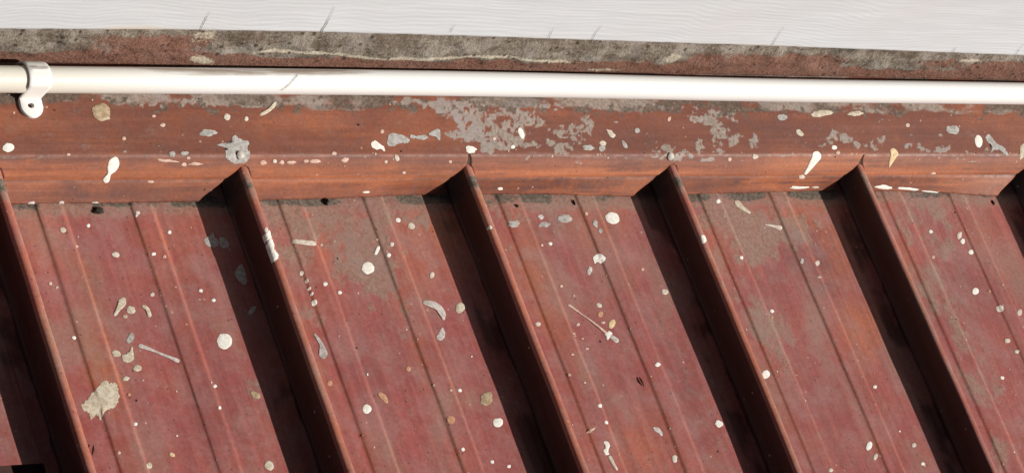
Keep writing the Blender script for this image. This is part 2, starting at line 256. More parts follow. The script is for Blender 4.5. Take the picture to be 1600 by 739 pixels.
 ('r','W',[0.6969,-0.0273,0.647,-0.275,-0.01,-0.574],('s',[(-11.0,-2.3,1),(0.0,-0.3,1.6),(11.0,2.7,3)])),
 ('r','W',[0.8895,-0.0446,0.703,-0.318,-0.013,-0.596],('e',3.5,4,0,0.4)),
 ('r','L',[0.7102,-0.0595,0.647,-0.277,-0.015,-0.568],('e',3,3.5,0,0.3)),
 ('r','L',[0.7207,-0.0741,0.649,-0.278,-0.017,-0.566],('e',3,1.6,0,0.3)),
 ('r','P',[0.4468,-0.148,0.563,-0.218,-0.026,-0.513],('e',2.6,2.08,0,0.3)),
 ('r','P',[0.4576,-0.1548,0.565,-0.22,-0.027,-0.513],('e',2,1.6,0,0.3)),
 ('r','P',[0.4723,-0.1271,0.572,-0.224,-0.023,-0.521],('e',2.4,1.92,0,0.3)),
 ('r','P',[0.4566,-0.1316,0.567,-0.221,-0.024,-0.518],('e',2.4,1.92,0,0.3)),
 ('r','P',[0.4662,-0.1142,0.571,-0.223,-0.022,-0.523],('e',2.2,1.7600000000000002,0,0.3)),
 ('r','P',[0.4719,-0.1186,0.573,-0.224,-0.022,-0.523],('e',2,1.6,0,0.3)),
 ('r','P',[0.4795,-0.083,0.578,-0.227,-0.017,-0.532],('e',2,1.6,0,0.3)),
 ('r','P',[0.496,-0.1061,0.581,-0.23,-0.021,-0.529],('e',3,2.4000000000000004,0,0.3)),
]
LICHEN_ROOF = [
 [0.0792,-0.0103,27.8,-8.6,-2.0,-143.3,0.5],
 [0.0841,-0.0253,34.7,-10.9,-1.5,-80.6,0.25],
 [0.2848,-0.0158,18.7,-6.9,-0.8,-52.9,1],
 [0.2638,-0.0077,37.8,-13.6,-1.5,-119.3,1],
 [0.3321,-0.0192,57.2,-21.7,-0.8,-52.3,1],
 [0.2481,-0.0075,86.7,-30.8,-2.4,-191.7,1],
 [0.251,-0.0361,37.5,-20.2,-7.4,-35.7,0.75],
 [0.3061,-0.045,28.9,-21.8,-14.7,-33.9,0.95],
 [0.317,-0.0662,54.9,-0.1,12.2,-42.6,0.85],
 [0.3206,-0.0922,67.7,-0.2,12.4,-44.9,0.6],
 [0.2458,-0.0795,60.9,0.6,10.0,-34.8,0.5],
 [0.3468,-0.0167,45.4,-17.4,-1.4,-93.7,0.75],
 [0.2546,-0.1051,73.1,0.7,9.8,-35.0,0.4],
 [0.3699,-0.0144,71.8,-27.9,-1.3,-93.1,0.8],
 [0.3768,-0.0466,67.9,-0.9,11.5,-40.2,0.3],
 [0.453,-0.0128,43.1,-17.7,-1.2,-91.2,0.7],
 [0.4798,-0.0187,34.0,-14.3,-1.3,-90.7,0.45],
 [0.4407,-0.0426,91.3,-2.2,11.2,-39.6,0.45],
 [0.6628,-0.0214,20.8,-9.7,-0.7,-49.7,0.95],
 [0.6784,-0.036,28.2,-13.4,-0.7,-41.4,1],
 [0.6357,-0.0523,50.0,-2.9,11.2,-42.5,0.7],
 [0.6191,-0.0744,68.9,-3.8,8.3,-32.2,0.6],
 [0.7014,-0.022,51.0,-24.5,-0.6,-43.1,0.8],
 [0.7214,-0.0281,53.3,2.2,16.2,-49.2,0.95],
 [0.6497,-0.1033,50.0,-3.1,6.9,-27.7,0.6],
 [0.6563,-0.1424,62.7,-3.9,7.8,-32.7,0.5],
 [0.764,-0.0022,49.6,-24.5,-1.2,-120.5,0.9],
 [0.8454,-0.0241,31.9,-16.5,-0.7,-46.3,0.9],
 [0.8675,-0.0153,31.6,-16.5,-0.7,-55.2,0.9],
 [0.855,-0.0392,40.8,-21.4,-0.8,-41.8,0.85],
 [0.8358,-0.0626,45.6,-4.3,7.6,-30.8,0.8],
 [0.8339,-0.0861,55.0,-5.2,9.0,-37.2,0.9],
 [0.8396,-0.1213,45.9,-4.4,6.2,-26.9,0.75],
 [0.8463,-0.1735,34.6,-3.4,5.2,-23.9,0.6],
 [0.8398,-0.2298,46.6,-4.5,6.6,-32.4,0.5],
 [0.6351,-0.0124,63.1,-29.1,-1.1,-87.2,0.5],
 [0.1948,-0.0344,89.3,-30.7,-3.9,-196.2,0.5],
 [0.2041,-0.059,140.0,-48.8,-2.6,-98.8,0.4],
 [0.0325,-0.1158,154.5,-47.4,-4.1,-96.1,0.25],
 [0.1818,-0.1515,136.8,3.0,14.7,-54.3,0.45],
 [0.5853,-0.0118,40.4,-18.1,-1.6,-126.1,0.3],
 [0.4219,-0.0042,58.2,-23.4,-1.7,-152.7,0.5],
]
RUST_ROOF = [
 [0.074,-0.1175,101.9,0.3,4.7,-18.3,0.7],
 [0.0828,-0.0598,100.3,0.1,6.6,-23.8,0.6],
 [0.1855,-0.0169,32.9,-11.2,-0.5,-32.6,0.5],
 [0.1686,-0.0521,63.8,-0.9,9.5,-35.0,0.4],
 [0.0666,-0.02,52.5,-16.2,-0.7,-40.4,0.6],
 [0.3851,-0.0254,50.1,-2.7,8.7,-33.1,0.9],
 [0.3548,-0.0461,57.9,-2.9,8.7,-33.6,0.7],
 [0.4512,-0.059,82.0,-2.1,4.6,-16.6,0.7],
 [0.4563,-0.1021,103.0,-2.8,6.6,-25.2,0.6],
 [0.5342,-0.0167,33.1,-14.4,-0.6,-44.7,0.7],
 [0.4385,-0.0479,57.9,-23.8,-0.8,-37.0,0.6],
 [0.7355,-0.0195,30.1,-14.7,-0.5,-38.0,0.9],
 [0.7476,-0.0489,42.9,-8.0,5.9,-30.9,0.9],
 [0.7431,-0.1178,40.0,-3.1,9.1,-38.3,0.8],
 [0.6102,-0.173,30.9,-1.7,5.1,-22.2,0.25],
 [0.6195,-0.0463,50.3,-2.8,10.2,-38.3,0.8],
 [0.6089,-0.0963,95.5,-5.2,6.2,-24.4,0.6],
 [0.8116,-0.0561,69.2,-6.2,6.6,-26.5,0.8],
 [0.9221,-0.0465,32.9,-3.6,7.4,-30.1,0.5],
 [0.4914,-0.2088,21.4,-9.5,-1.9,-32.2,0.4],
 [0.4187,-0.2044,44.4,-18.8,-2.0,-32.7,0.4],
 [0.2781,-0.034,31.4,-11.5,-0.6,-32.0,0.5],
 [0.2296,-0.1242,62.6,-1.6,5.2,-21.3,0.7],
 [0.1455,-0.0764,162.2,-1.7,8.1,-30.4,0.5],
 [0.3282,-0.1284,110.4,-0.5,5.5,-20.9,0.5],
]
DARK_ROOF = [
 [0.1113,-0.0158,51.3,-16.4,-0.8,-49.8,0.35],
 [0.1503,-0.0914,48.1,1.3,10.4,-35.6,0.45],
 [0.1534,-0.1404,65.3,-0.8,6.7,-27.2,0.35],
 [0.7121,-0.0539,25.4,-12.4,-1.0,-43.4,0.9],
 [0.7214,-0.0685,28.3,-25.9,-21.6,-53.1,0.8],
 [0.6692,-0.0757,29.6,-1.9,8.1,-31.9,0.5],
 [0.6655,-0.1758,30.1,-2.0,5.6,-24.7,0.4],
 [0.8748,-0.0813,27.0,-2.7,7.4,-30.7,0.7],
 [0.8215,-0.1032,27.7,-2.5,7.4,-31.3,0.6],
 [0.4821,-0.027,42.5,-17.9,-0.8,-45.5,0.5],
 [0.5129,-0.0932,26.7,-1.0,5.2,-19.9,0.4],
 [0.2965,-0.127,31.3,-11.9,-1.4,-32.9,0.35],
 [0.5649,-0.1385,39.3,-1.8,4.1,-16.6,0.5],
 [0.5605,-0.0673,38.9,-1.8,8.6,-32.5,0.3],
]
LICHEN_FLASH = [
 [0.4203,0.0575,67.3,-19.4,0.3,-58.6,1],
 [0.4056,0.0659,40.0,-32.6,-45.5,-99.6,1],
 [0.4516,0.0662,24.6,-7.3,1.2,-141.1,0.8],
 [0.4024,0.0744,16.1,-4.6,2.5,-285.0,1],
 [0.3743,0.0746,29.8,-8.4,3.6,-401.0,1],
 [0.4437,0.049,37.6,-11.0,0.0,-76.2,1],
 [0.4148,0.0484,38.0,-14.8,-13.9,-177.1,1],
 [0.4302,0.0425,67.3,-83.7,-69.8,-74.8,1],
 [0.4729,0.0592,69.9,-6.7,33.8,-225.8,0.9],
 [0.4767,0.0425,28.5,-6.7,16.3,-332.8,0.9],
 [0.4962,0.039,91.4,-89.5,-70.3,-120.7,1],
 [0.5094,0.0528,48.5,-4.7,24.9,-167.7,0.9],
 [0.4945,0.0527,61.2,-44.4,-71.3,-208.7,0.7],
 [0.5267,0.0606,92.4,-28.7,1.3,-162.2,0.8],
 [0.5133,0.0461,72.5,-71.1,-83.7,-143.3,0.6],
 [0.5513,0.0617,273.6,-85.5,2.6,-641.8,0.8],
 [0.648,0.0623,71.4,-23.8,0.4,-94.0,1],
 [0.6514,0.0533,86.9,-28.7,0.5,-118.1,1],
 [0.6298,0.0648,90.2,-79.6,-72.9,-165.9,1],
 [0.6687,0.0667,129.5,-43.6,1.2,-156.2,0.8],
 [0.6619,0.0464,130.2,-43.6,0.0,-134.8,0.95],
 [0.6828,0.0454,193.1,-66.2,0.0,-134.1,0.9],
 [0.6679,0.0507,109.7,-60.1,-52.7,-354.0,0.8],
 [0.5927,0.0374,80.6,-26.0,0.0,-147.9,1],
 [0.6041,0.0333,53.3,6.8,0.0,-217.9,1],
 [0.5858,0.0323,115.7,31.9,0.0,-281.5,0.9],
 [0.6284,0.0411,132.3,-43.5,0.0,-190.5,0.9],
 [0.6433,0.0422,98.2,-33.0,0.9,-237.3,0.75],
 [0.6456,0.0359,87.5,-29.0,0.0,-270.8,0.7],
 [0.6334,0.0297,71.9,20.1,0.0,-490.2,0.9],
 [0.5829,0.0452,62.4,-20.0,1.3,-319.4,0.4],
 [0.5739,0.0556,40.7,-12.9,0.5,-120.3,0.35],
 [0.5823,0.053,161.9,-52.2,0.0,-384.6,0.5],
 [0.7649,0.0499,124.1,-44.0,0.8,-205.1,0.9],
 [0.7772,0.0467,56.2,-32.5,-27.9,-191.7,0.9],
 [0.7928,0.0429,122.5,-44.4,0.0,-203.9,0.9],
 [0.8143,0.0457,104.0,-38.0,0.7,-203.2,0.9],
 [0.8067,0.0435,146.0,-53.3,0.0,-182.6,0.8],
 [0.7559,0.0434,73.5,-9.7,43.2,-317.7,0.7],
 [0.8091,0.0369,104.3,-38.1,0.0,-365.3,0.7],
 [0.8435,0.0402,143.4,-53.2,0.0,-362.0,0.8],
 [0.8607,0.0397,89.3,-33.0,0.0,-300.3,0.9],
 [0.8815,0.0386,70.7,-26.7,0.0,-257.4,0.95],
 [0.8901,0.0425,176.1,-66.3,0.0,-299.0,0.8],
 [0.8133,0.0523,181.8,-66.1,0.0,-454.5,0.6],
 [0.8535,0.0485,47.7,-17.6,0.8,-225.5,0.4],
 [0.8813,0.0514,176.3,-66.4,1.6,-449.0,0.8],
 [0.8217,0.0622,289.2,-106.0,1.6,-453.1,0.8],
 [0.9093,0.0369,139.9,-53.7,0.0,-446.4,0.6],
 [0.9312,0.0375,69.0,-26.7,0.0,-444.4,0.6],
 [0.0446,0.0474,266.0,-58.5,0.0,-732.6,0.4],
 [0.056,0.0456,151.2,-34.1,0.0,-732.6,0.6],
 [0.1007,0.042,224.2,-186.0,-204.5,-328.1,0.5],
 [0.1261,0.0361,159.8,24.5,139.6,-438.8,0.6],
 [0.0606,0.0329,35.1,5.0,-24.5,-757.3,0.5],
 [0.1941,0.0282,32.7,5.2,-26.4,-733.3,0.4],
 [0.7131,0.0348,37.9,-8.0,33.1,-476.0,0.6],
 [0.6628,0.0271,38.8,14.8,45.2,-632.5,0.5],
 [0.8991,0.0287,28.0,8.8,-1.6,-461.3,0.6],
 [0.8492,0.0304,35.8,11.3,0.0,-620.2,0.45],
 [0.4604,0.03,28.7,7.0,0.0,-510.2,0.5],
 [0.5079,0.0284,42.0,10.4,0.0,-505.1,0.5],
 [0.1567,0.0712,49.9,-11.9,3.5,-353.6,0.8],
 [0.1873,0.0729,39.5,-9.8,3.0,-301.5,0.9],
 [0.0881,0.072,26.0,-5.8,2.8,-270.9,0.5],
 [0.2334,0.0719,64.0,-16.2,4.0,-415.5,0.8],
 [0.4891,0.0741,18.8,-5.6,2.7,-324.4,0.9],
 [0.5552,0.0742,18.2,-5.7,2.0,-241.0,0.9],
 [0.6167,0.0727,39.8,-12.9,1.9,-236.5,0.8],
]
DARK_FLASH = [
 [0.1321,0.0514,10.2,-2.4,0.3,-53.8,0.45],
 [0.0718,0.042,26.2,-5.9,0.0,-109.9,0.5],
 [0.144,0.0388,22.3,-5.4,0.0,-179.2,0.5],
 [0.4811,0.0476,14.2,-4.3,0.3,-65.8,0.5],
 [0.5681,0.0374,18.1,-5.7,0.0,-77.3,0.5],
 [0.6878,0.0561,12.8,-4.4,0.2,-46.8,0.45],
 [0.8535,0.0485,15.9,-5.9,0.3,-82.0,0.75],
 [0.7691,0.0619,16.5,-5.8,0.5,-61.3,0.4],
 [0.3983,0.0054,29.6,8.1,-2.2,-250.6,0.5],
 [0.4719,0.0099,24.3,9.0,15.8,-276.2,0.5],
 [0.6689,0.0086,19.3,8.5,21.3,-304.7,0.4],
 [0.2615,0.0065,23.6,5.9,-1.2,-259.4,0.4],
 [0.109,0.0077,20.5,4.4,-1.9,-360.8,0.3],
]
RUST_FLASH = [
 [0.1158,0.0215,6.2,1.4,-0.8,-154.6,0.6],
 [0.3173,0.0182,12.3,3.2,-0.7,-146.7,0.6],
 [0.5111,0.0173,9.9,3.0,-0.7,-162.8,0.7],
 [0.7625,0.0231,18.6,6.6,-0.3,-92.7,0.9],
 [0.7202,0.0109,25.2,8.6,-1.4,-186.5,0.9],
 [0.8826,0.0154,15.7,5.8,-0.5,-128.3,0.7],
 [0.4932,0.068,21.1,-6.4,1.2,-139.7,0.2],
 [0.2781,0.0616,20.8,-5.3,0.5,-102.7,0.6],
 [0.0516,0.0579,35.3,-7.7,0.6,-109.4,0.5],
 [0.9542,0.0686,22.7,-8.9,0.6,-88.0,0.6],
 [0.5513,0.0042,18.3,5.6,-2.0,-242.2,0.8],
 [0.3632,0.0547,29.9,-8.4,0.2,-50.8,0.35],
]
# ------------------------------------------------------------------ numeric noise
def lattice(seed, n=256):
    return np.random.default_rng(seed).random((n, n))
def vnoise(u, v, seed):
    L = lattice(seed); n = L.shape[0]
    i = np.floor(u).astype(int); j = np.floor(v).astype(int); a = u - i; b = v - j
    a = a*a*(3-2*a); b = b*b*(3-2*b)
    g = lambda p, q: L[p % n, q % n]
    return (g(i, j)*(1-a)+g(i+1, j)*a)*(1-b)+(g(i, j+1)*(1-a)+g(i+1, j+1)*a)*b
def fbm(u, v, seed, octs=5, gain=.55):
    s = 0; amp = 1; tot = 0
    for o in range(octs):
        c, d = math.cos(o*.9), math.sin(o*.9)
        s = s+amp*vnoise((u*c-v*d)*2**o+o*17.3, (u*d+v*c)*2**o+o*5.1, seed+o); tot += amp; amp *= gain
    return s/tot
def sstep(x, a, b):
    t = np.clip((x-a)/(b-a), 0, 1); return t*t*(3-2*t)
def field(L, u, v, warp=0.0, seed=5, power=2.0):
    wu = u+warp*(fbm(u*90, v*90, seed)-.5); wv = v+warp*(fbm(u*90+31, v*90+7, seed+9)-.5)
    w = np.zeros_like(u)
    for x, y, a, b, c, d, s in L:
        du = wu-x; dv = wv-y
        q = (a*du+b*dv)**2+(c*du+d*dv)**2
        w = np.maximum(w, s*np.exp(-.7*q**power))
    return w

# ------------------------------------------------------------------ object helpers
def origin_m(o): return Matrix.Translation(Vector(o))
def link(ob, origin, parent=None, porigin=None):
    COL.objects.link(ob)
    if parent is None: ob.matrix_world = WORLD @ origin_m(origin)
    else:
        ob.parent = parent; ob.matrix_local = Matrix.Translation(Vector(origin)-Vector(porigin))
    ob['_o'] = list(origin)
    return ob
def mesh_obj(name, verts, faces, mat, origin=(0, 0, 0), parent=None, smooth=True, attr=None, mould_shade=None):
    m = bpy.data.meshes.new(name)
    v = np.asarray(verts, dtype=np.float64)-np.asarray(origin)
    m.from_pydata(v.tolist() if len(v) < 4000 else v.tolist(), [], faces); m.update()
    for mm in (mat if isinstance(mat, list) else [mat]): m.materials.append(mm)
    if smooth: m.polygons.foreach_set('use_smooth', [True]*len(m.polygons))
    if attr is not None:
        a = m.color_attributes.new('wear', 'FLOAT_COLOR', 'POINT')
        a.data.foreach_set('color', np.asarray(attr, dtype=np.float32).ravel())
    if mould_shade is not None:
        a = m.color_attributes.new('mould_shade', 'FLOAT_COLOR', 'POINT'); q = np.asarray(mould_shade).ravel()
        a.data.foreach_set('color', np.stack([q, q, q, q*0+1], -1).astype(np.float32).ravel())
    ob = bpy.data.objects.new(name, m)
    return link(ob, origin, parent, list(parent['_o']) if parent else None)
def tag(o, label, cat, group=None, kind=None):
    o['label'] = label; o['category'] = cat
    if group: o['group'] = group
    if kind: o['kind'] = kind
    return o
def empty(name, origin, label, cat):
    e = bpy.data.objects.new(name, None); e.empty_display_size = .01
    link(e, origin); return tag(e, label, cat)
def grid_faces(nu, nv, off=0):
    return [(off+i*nv+j, off+(i+1)*nv+j, off+(i+1)*nv+j+1, off+i*nv+j+1) for i in range(nu-1) for j in range(nv-1)]

# ------------------------------------------------------------------ materials
class NB:
    def __init__(s, name):
        s.m = bpy.data.materials.new(name); s.m.use_nodes = True; s.t = s.m.node_tree; s.t.nodes.clear()
        s.out = s.n('ShaderNodeOutputMaterial'); s.b = s.n('ShaderNodeBsdfPrincipled'); s.l(s.b.outputs[0], s.out.inputs[0])
        s.co = s.n('ShaderNodeTexCoord').outputs['Object']
    def n(s, k, **kw):
        x = s.t.nodes.new(k)
        for a, b in kw.items(): setattr(x, a, b)
        return x
    def l(s, a, b): s.t.links.new(a, b)
    def put(s, sock, v):
        if hasattr(v, 'is_linked') or isinstance(v, bpy.types.NodeSocket): s.l(v, sock)
        else: sock.default_value = v if not isinstance(v, tuple) or len(v) == len(sock.default_value) else (*v, 1)
    def scale(s, sc, co=None):
        x = s.n('ShaderNodeMapping'); s.l(co or s.co, x.inputs[0]); x.inputs[3].default_value = sc; return x.outputs[0]
    def noise(s, sc, det=5, rough=.6, co=None, dist=0):
        x = s.n('ShaderNodeTexNoise'); s.l(co or s.co, x.inputs['Vector']); x.inputs['Scale'].default_value = sc
        x.inputs['Detail'].default_value = det; x.inputs['Roughness'].default_value = rough; x.inputs['Distortion'].default_value = dist
        return x.outputs['Fac']
    def vor(s, sc, co=None, feature='F1'):
        x = s.n('ShaderNodeTexVoronoi', feature=feature); s.l(co or s.co, x.inputs['Vector']); x.inputs['Scale'].default_value = sc
        return x
    def ramp(s, f, a, b, lo=0.0, hi=1.0):
        x = s.n('ShaderNodeMapRange', interpolation_type='SMOOTHSTEP'); s.put(x.inputs[0], f)
        for i, v in zip((1, 2, 3, 4), (a, b, lo, hi)): x.inputs[i].default_value = v
        return x.outputs[0]
    def math(s, op, a, b=0.0, clamp=False):
        x = s.n('ShaderNodeMath', operation=op, use_clamp=clamp); s.put(x.inputs[0], a); s.put(x.inputs[1], b); return x.outputs[0]
    def mix(s, f, a, b, blend='MIX'):
        x = s.n('ShaderNodeMix', data_type='RGBA', blend_type=blend); s.put(x.inputs[0], f); s.put(x.inputs[6], a); s.put(x.inputs[7], b); return x.outputs[2]
    def attr(s, name='wear'):
        x = s.n('ShaderNodeVertexColor', layer_name=name); y = s.n('ShaderNodeSeparateColor'); s.l(x.outputs[0], y.inputs[0]); return y.outputs
    def bump(s, h, st, dist=.001):
        x = s.n('ShaderNodeBump'); x.inputs['Strength'].default_value = st; x.inputs['Distance'].default_value = dist
        s.l(h, x.inputs['Height']); s.l(x.outputs[0], s.b.inputs['Normal'])
    def done(s, col, rough=.6, spec=.3):
        s.put(s.b.inputs['Base Color'], col); s.put(s.b.inputs['Roughness'], rough)
        s.b.inputs['Specular IOR Level'].default_value = spec; return s.m

def red_paint(name, crimson, rusty, dusk, streak, rough, soft, lich, lich2, lmax, grime, chalk):
    """old red roof paint: R = lichen / bare chalky grey, G = orange weathering, B = dark tint"""
    k = NB(name); R, G, B = k.attr()[:3]; vc = k.n('ShaderNodeVertexColor', layer_name='wear').outputs[1]; MO = k.attr('mould_shade')[0]
    st = k.noise(1, 5, .6, k.scale(streak)); big = k.noise(22, 5, .6); fine = k.noise(420, 3, .7); mid = k.noise(95, 6, .65)
    c = k.mix(k.math('ADD', G, k.ramp(big, .3, .75, -.18, .28), True), crimson, rusty)
    c = k.mix(k.math('MULTIPLY', B, k.ramp(mid, .3, .65, .35, 1.0)), c, dusk)
    c = k.mix(k.ramp(st, .34, .66), c, k.mix(1.0, c, (.74, .70, .72), 'MULTIPLY'))
    c = k.mix(k.ramp(st, .50, .8, 0, .35), c, rusty)
    c = k.mix(k.ramp(mid, .42, .8, 0, .24 if chalk > .2 else .10), c, (.37, .24, .205)); c = k.mix(k.ramp(k.noise(34, 4, .6), .42, .68, 0, chalk), c, (.34, .19, .175)); c = k.mix(k.ramp(k.noise(1, 5, .62, k.scale((17, 9, 10)), .6), .50, .70, 0, chalk*1.1), c, (.285, .19, .145))                       # chalking
    c = k.mix(k.ramp(fine, .3, .75), k.mix(1.0, c, (.86, .84, .84), 'MULTIPLY'), k.mix(1.0, c, (1.1, 1.1, 1.1), 'MULTIPLY'))
    lm = k.ramp(k.math('ADD', R, k.math('MULTIPLY', k.math('SUBTRACT', mid, .5), .8)), *soft)
    lc = k.mix(k.ramp(fine, .3, .7), *lich); lc = k.mix(k.ramp(big, .45, .65, 0, .7), lc, lich2)
    c = k.mix(k.math('MULTIPLY', lm, lmax), c, lc)
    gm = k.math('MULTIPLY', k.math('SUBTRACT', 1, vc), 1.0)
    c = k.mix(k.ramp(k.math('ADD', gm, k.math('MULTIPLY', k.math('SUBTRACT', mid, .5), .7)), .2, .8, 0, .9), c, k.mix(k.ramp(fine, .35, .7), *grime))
    c = k.mix(k.ramp(k.math('ADD', MO, k.math('MULTIPLY', k.math('SUBTRACT', st, .5), .5)), .15, .85, 0, .92), c, (.032, .010, .008))  # near-black for mould and for shade painted on the ribs' left faces
    # grit: dark and pale pin-point specks
    v = k.vor(330); cell = k.n('ShaderNodeSeparateColor'); k.l(v.outputs['Color'], cell.inputs[0])
    dot = k.math('MULTIPLY', k.ramp(v.outputs['Distance'], .16, .30, 1, 0), k.ramp(cell.outputs[0], .95, .97))
    c = k.mix(k.math('MULTIPLY', dot, .75), c, (.05, .03, .025))
    v2 = k.vor(210); cell2 = k.n('ShaderNodeSeparateColor'); k.l(v2.outputs['Color'], cell2.inputs[0])
    dot2 = k.math('MULTIPLY', k.ramp(v2.outputs['Distance'], .10, .22, 1, 0), k.ramp(cell2.outputs[1], .955, .97))
    c = k.mix(k.math('MULTIPLY', dot2, .6), c, (.60, .42, .33))
    k.bump(k.math('ADD', k.math('MULTIPLY', fine, .25), k.math('ADD', k.math('MULTIPLY', lm, .8), k.math('MULTIPLY', mid, .6))), .35, .0006)
    return k.done(c, k.ramp(mid, .3, .7, rough-.08, rough+.12), .35)

M_ROOF = red_paint('weathered_red_roof_paint', (.345, .094, .085), (.42, .138, .075), (.205, .072, .070), (190, 5, 60), .50, (.12, 1.05), ((.20, .13, .095), (.31, .22, .165)), (.25, .19, .165), .74, ((.06, .05, .038), (.17, .145, .115)), .42)
M_FLASH = red_paint('weathered_red_flashing_paint', (.215, .068, .038), (.42, .135, .055), (.12, .042, .030), (7, 180, 180), .55, (.22, .86), ((.21, .17, .135), (.37, .32, .275)), (.31, .29, .285), .84, ((.07, .05, .036), (.17, .13, .10)), .0)

def splash_mat(name, a, b, rough=.75):
    k = NB(name); n = k.noise(330, 6, .7); f = k.noise(1300, 3, .6)
    c = k.mix(k.ramp(n, .38, .62), (a[0]*.97, a[1]*.95, a[2]*.92), b); c = k.mix(k.ramp(f, .55, .8, 0, .18), c, (a[0]*.6, a[1]*.56, a[2]*.5))
    k.bump(n, .5, .0006); return k.done(c, .85, .12)
SM = {'V': splash_mat('faded_white_drip', (.52, .44, .36), (.66, .60, .53)), 'W': splash_mat('white_paint_drip', (.74, .71, .64), (.84, .82, .78)), 'C': splash_mat('cream_paint_drip', (.45, .38, .28), (.62, .56, .46)),
      'G': splash_mat('chalky_grey_residue', (.30, .28, .26), (.46, .44, .42)), 'T': splash_mat('tan_dropping', (.32, .23, .14), (.46, .36, .24)),
      'P': splash_mat('pinkish_paint_fleck', (.52, .33, .26), (.66, .50, .42)), 'K': splash_mat('buff_paint_drip', (.62, .46, .26), (.72, .57, .36)),
      'O': splash_mat('orange_tan_spot', (.46, .23, .14), (.55, .32, .20)), 'L': splash_mat('pale_lilac_grey_fleck', (.44, .38, .35), (.60, .55, .53)),
      'D': splash_mat('dark_dirt', (.02, .016, .012), (.05, .04, .03))}

# ------------------------------------------------------------------ surfaces
P = .19
XK = [0, .0244, .0253, .0270, .0276, .0284, .0294, .0308, .0324, .0338, .0350, .0359, .0366, .0385, .0395, .0640, .0646, .0656, .0664, .0836, .0843, .0853, .0859, .1360, .1366, .1376, .1384, .1521, .1528, .1538, .1544, .19]
ZK = [0, 0, .0015, .0188, .0206, .0215, .0219, .0220, .0218, .0212, .0201, .0187, .0165, .0015, 0, 0, .0002, .0007, .0009, .0009, .0007, .0002, 0, 0, .0002, .0007, .0009, .0009, .0007, .0002, 0, 0]
def zroof(x): return np.interp(np.mod(x, P), XK, ZK)
WT = math.tan(PITCH)                                     # the wall is plumb, so it leans this much in the roof's frame
AA = math.radians(10); TY, TZ = math.cos(AA), math.sin(AA)     # the flashing's upper leg
PY = np.array([0, .0092, .0145, .0172, .0195, .0195+.15*TY]); PZ = np.array([.0016, .0150, .0228, .0262, .0292, .0292+.15*TZ])
PS = np.r_[0, np.cumsum(np.hypot(np.diff(PY), np.diff(PZ)))]
def wall_y(z): return .088+(z-.041)*WT
def apron_pt(t, n): return (.0195+t*TY-n*TZ, .0292+t*TZ+n*TY)     # t up the leg, n square to it
EDGE_X = [-1, .0, .03, .18, .22, .30, .37, .41, .48, .57, .60, .68, .75, .79, .87, .945, 1.2, 3]
EDGE_D = [0, .0, -.0006, -.0004, .0002, .0012, .0034, .0036, .0034, .0002, .0016, .0024, .0034, .0036, .0018, -.0030, -.002, 0]
def on_flash(x, s):
    """point on the flashing at arc length s from its hem; the hem itself wavers"""
    w = np.clip(1-s/.016, 0, 1)
    y = np.interp(s, PS, PY)+np.interp(x, EDGE_X, EDGE_D)*w
    z = np.interp(s, PS, PZ)
    ny, nz = flash_n(s)
    buck = (fbm(x*9, s*14, 71, 3)-.5)*.0014*np.clip(s/.03, 0, 1)*(1-sstep(s, .105, .125))
    return y+ny*buck, z+nz*buck
def flash_n(s):
    dy = np.interp(s+.0012, PS, PY)-np.interp(s-.0012, PS, PY); dz = np.interp(s+.0012, PS, PZ)-np.interp(s-.0012, PS, PZ)
    l = np.hypot(dy, dz)+1e-9; return -dz/l, dy/l
def round_profile():                                     # soften the folds
    global PY, PZ, PS
    s = np.linspace(0, PS[-1], 500); y = np.interp(s, PS, PY); z = np.interp(s, PS, PZ)
    k = np.ones(9)/9; yp = np.pad(y, 4, 'edge'); zp_ = np.pad(z, 4, 'edge')
    y2 = np.convolve(yp, k, 'valid'); z2 = np.convolve(zp_, k, 'valid'); y2[:5] = y[:5]; z2[:5] = z[:5]
    # the hem crease: a narrow groove along the lip
    c = np.exp(-((s-.0162)/.0007)**2)*.0007
    y2 = y2+c*.85; z2 = z2-c*.3
    PY, PZ, PS = y2, z2, s
round_profile()

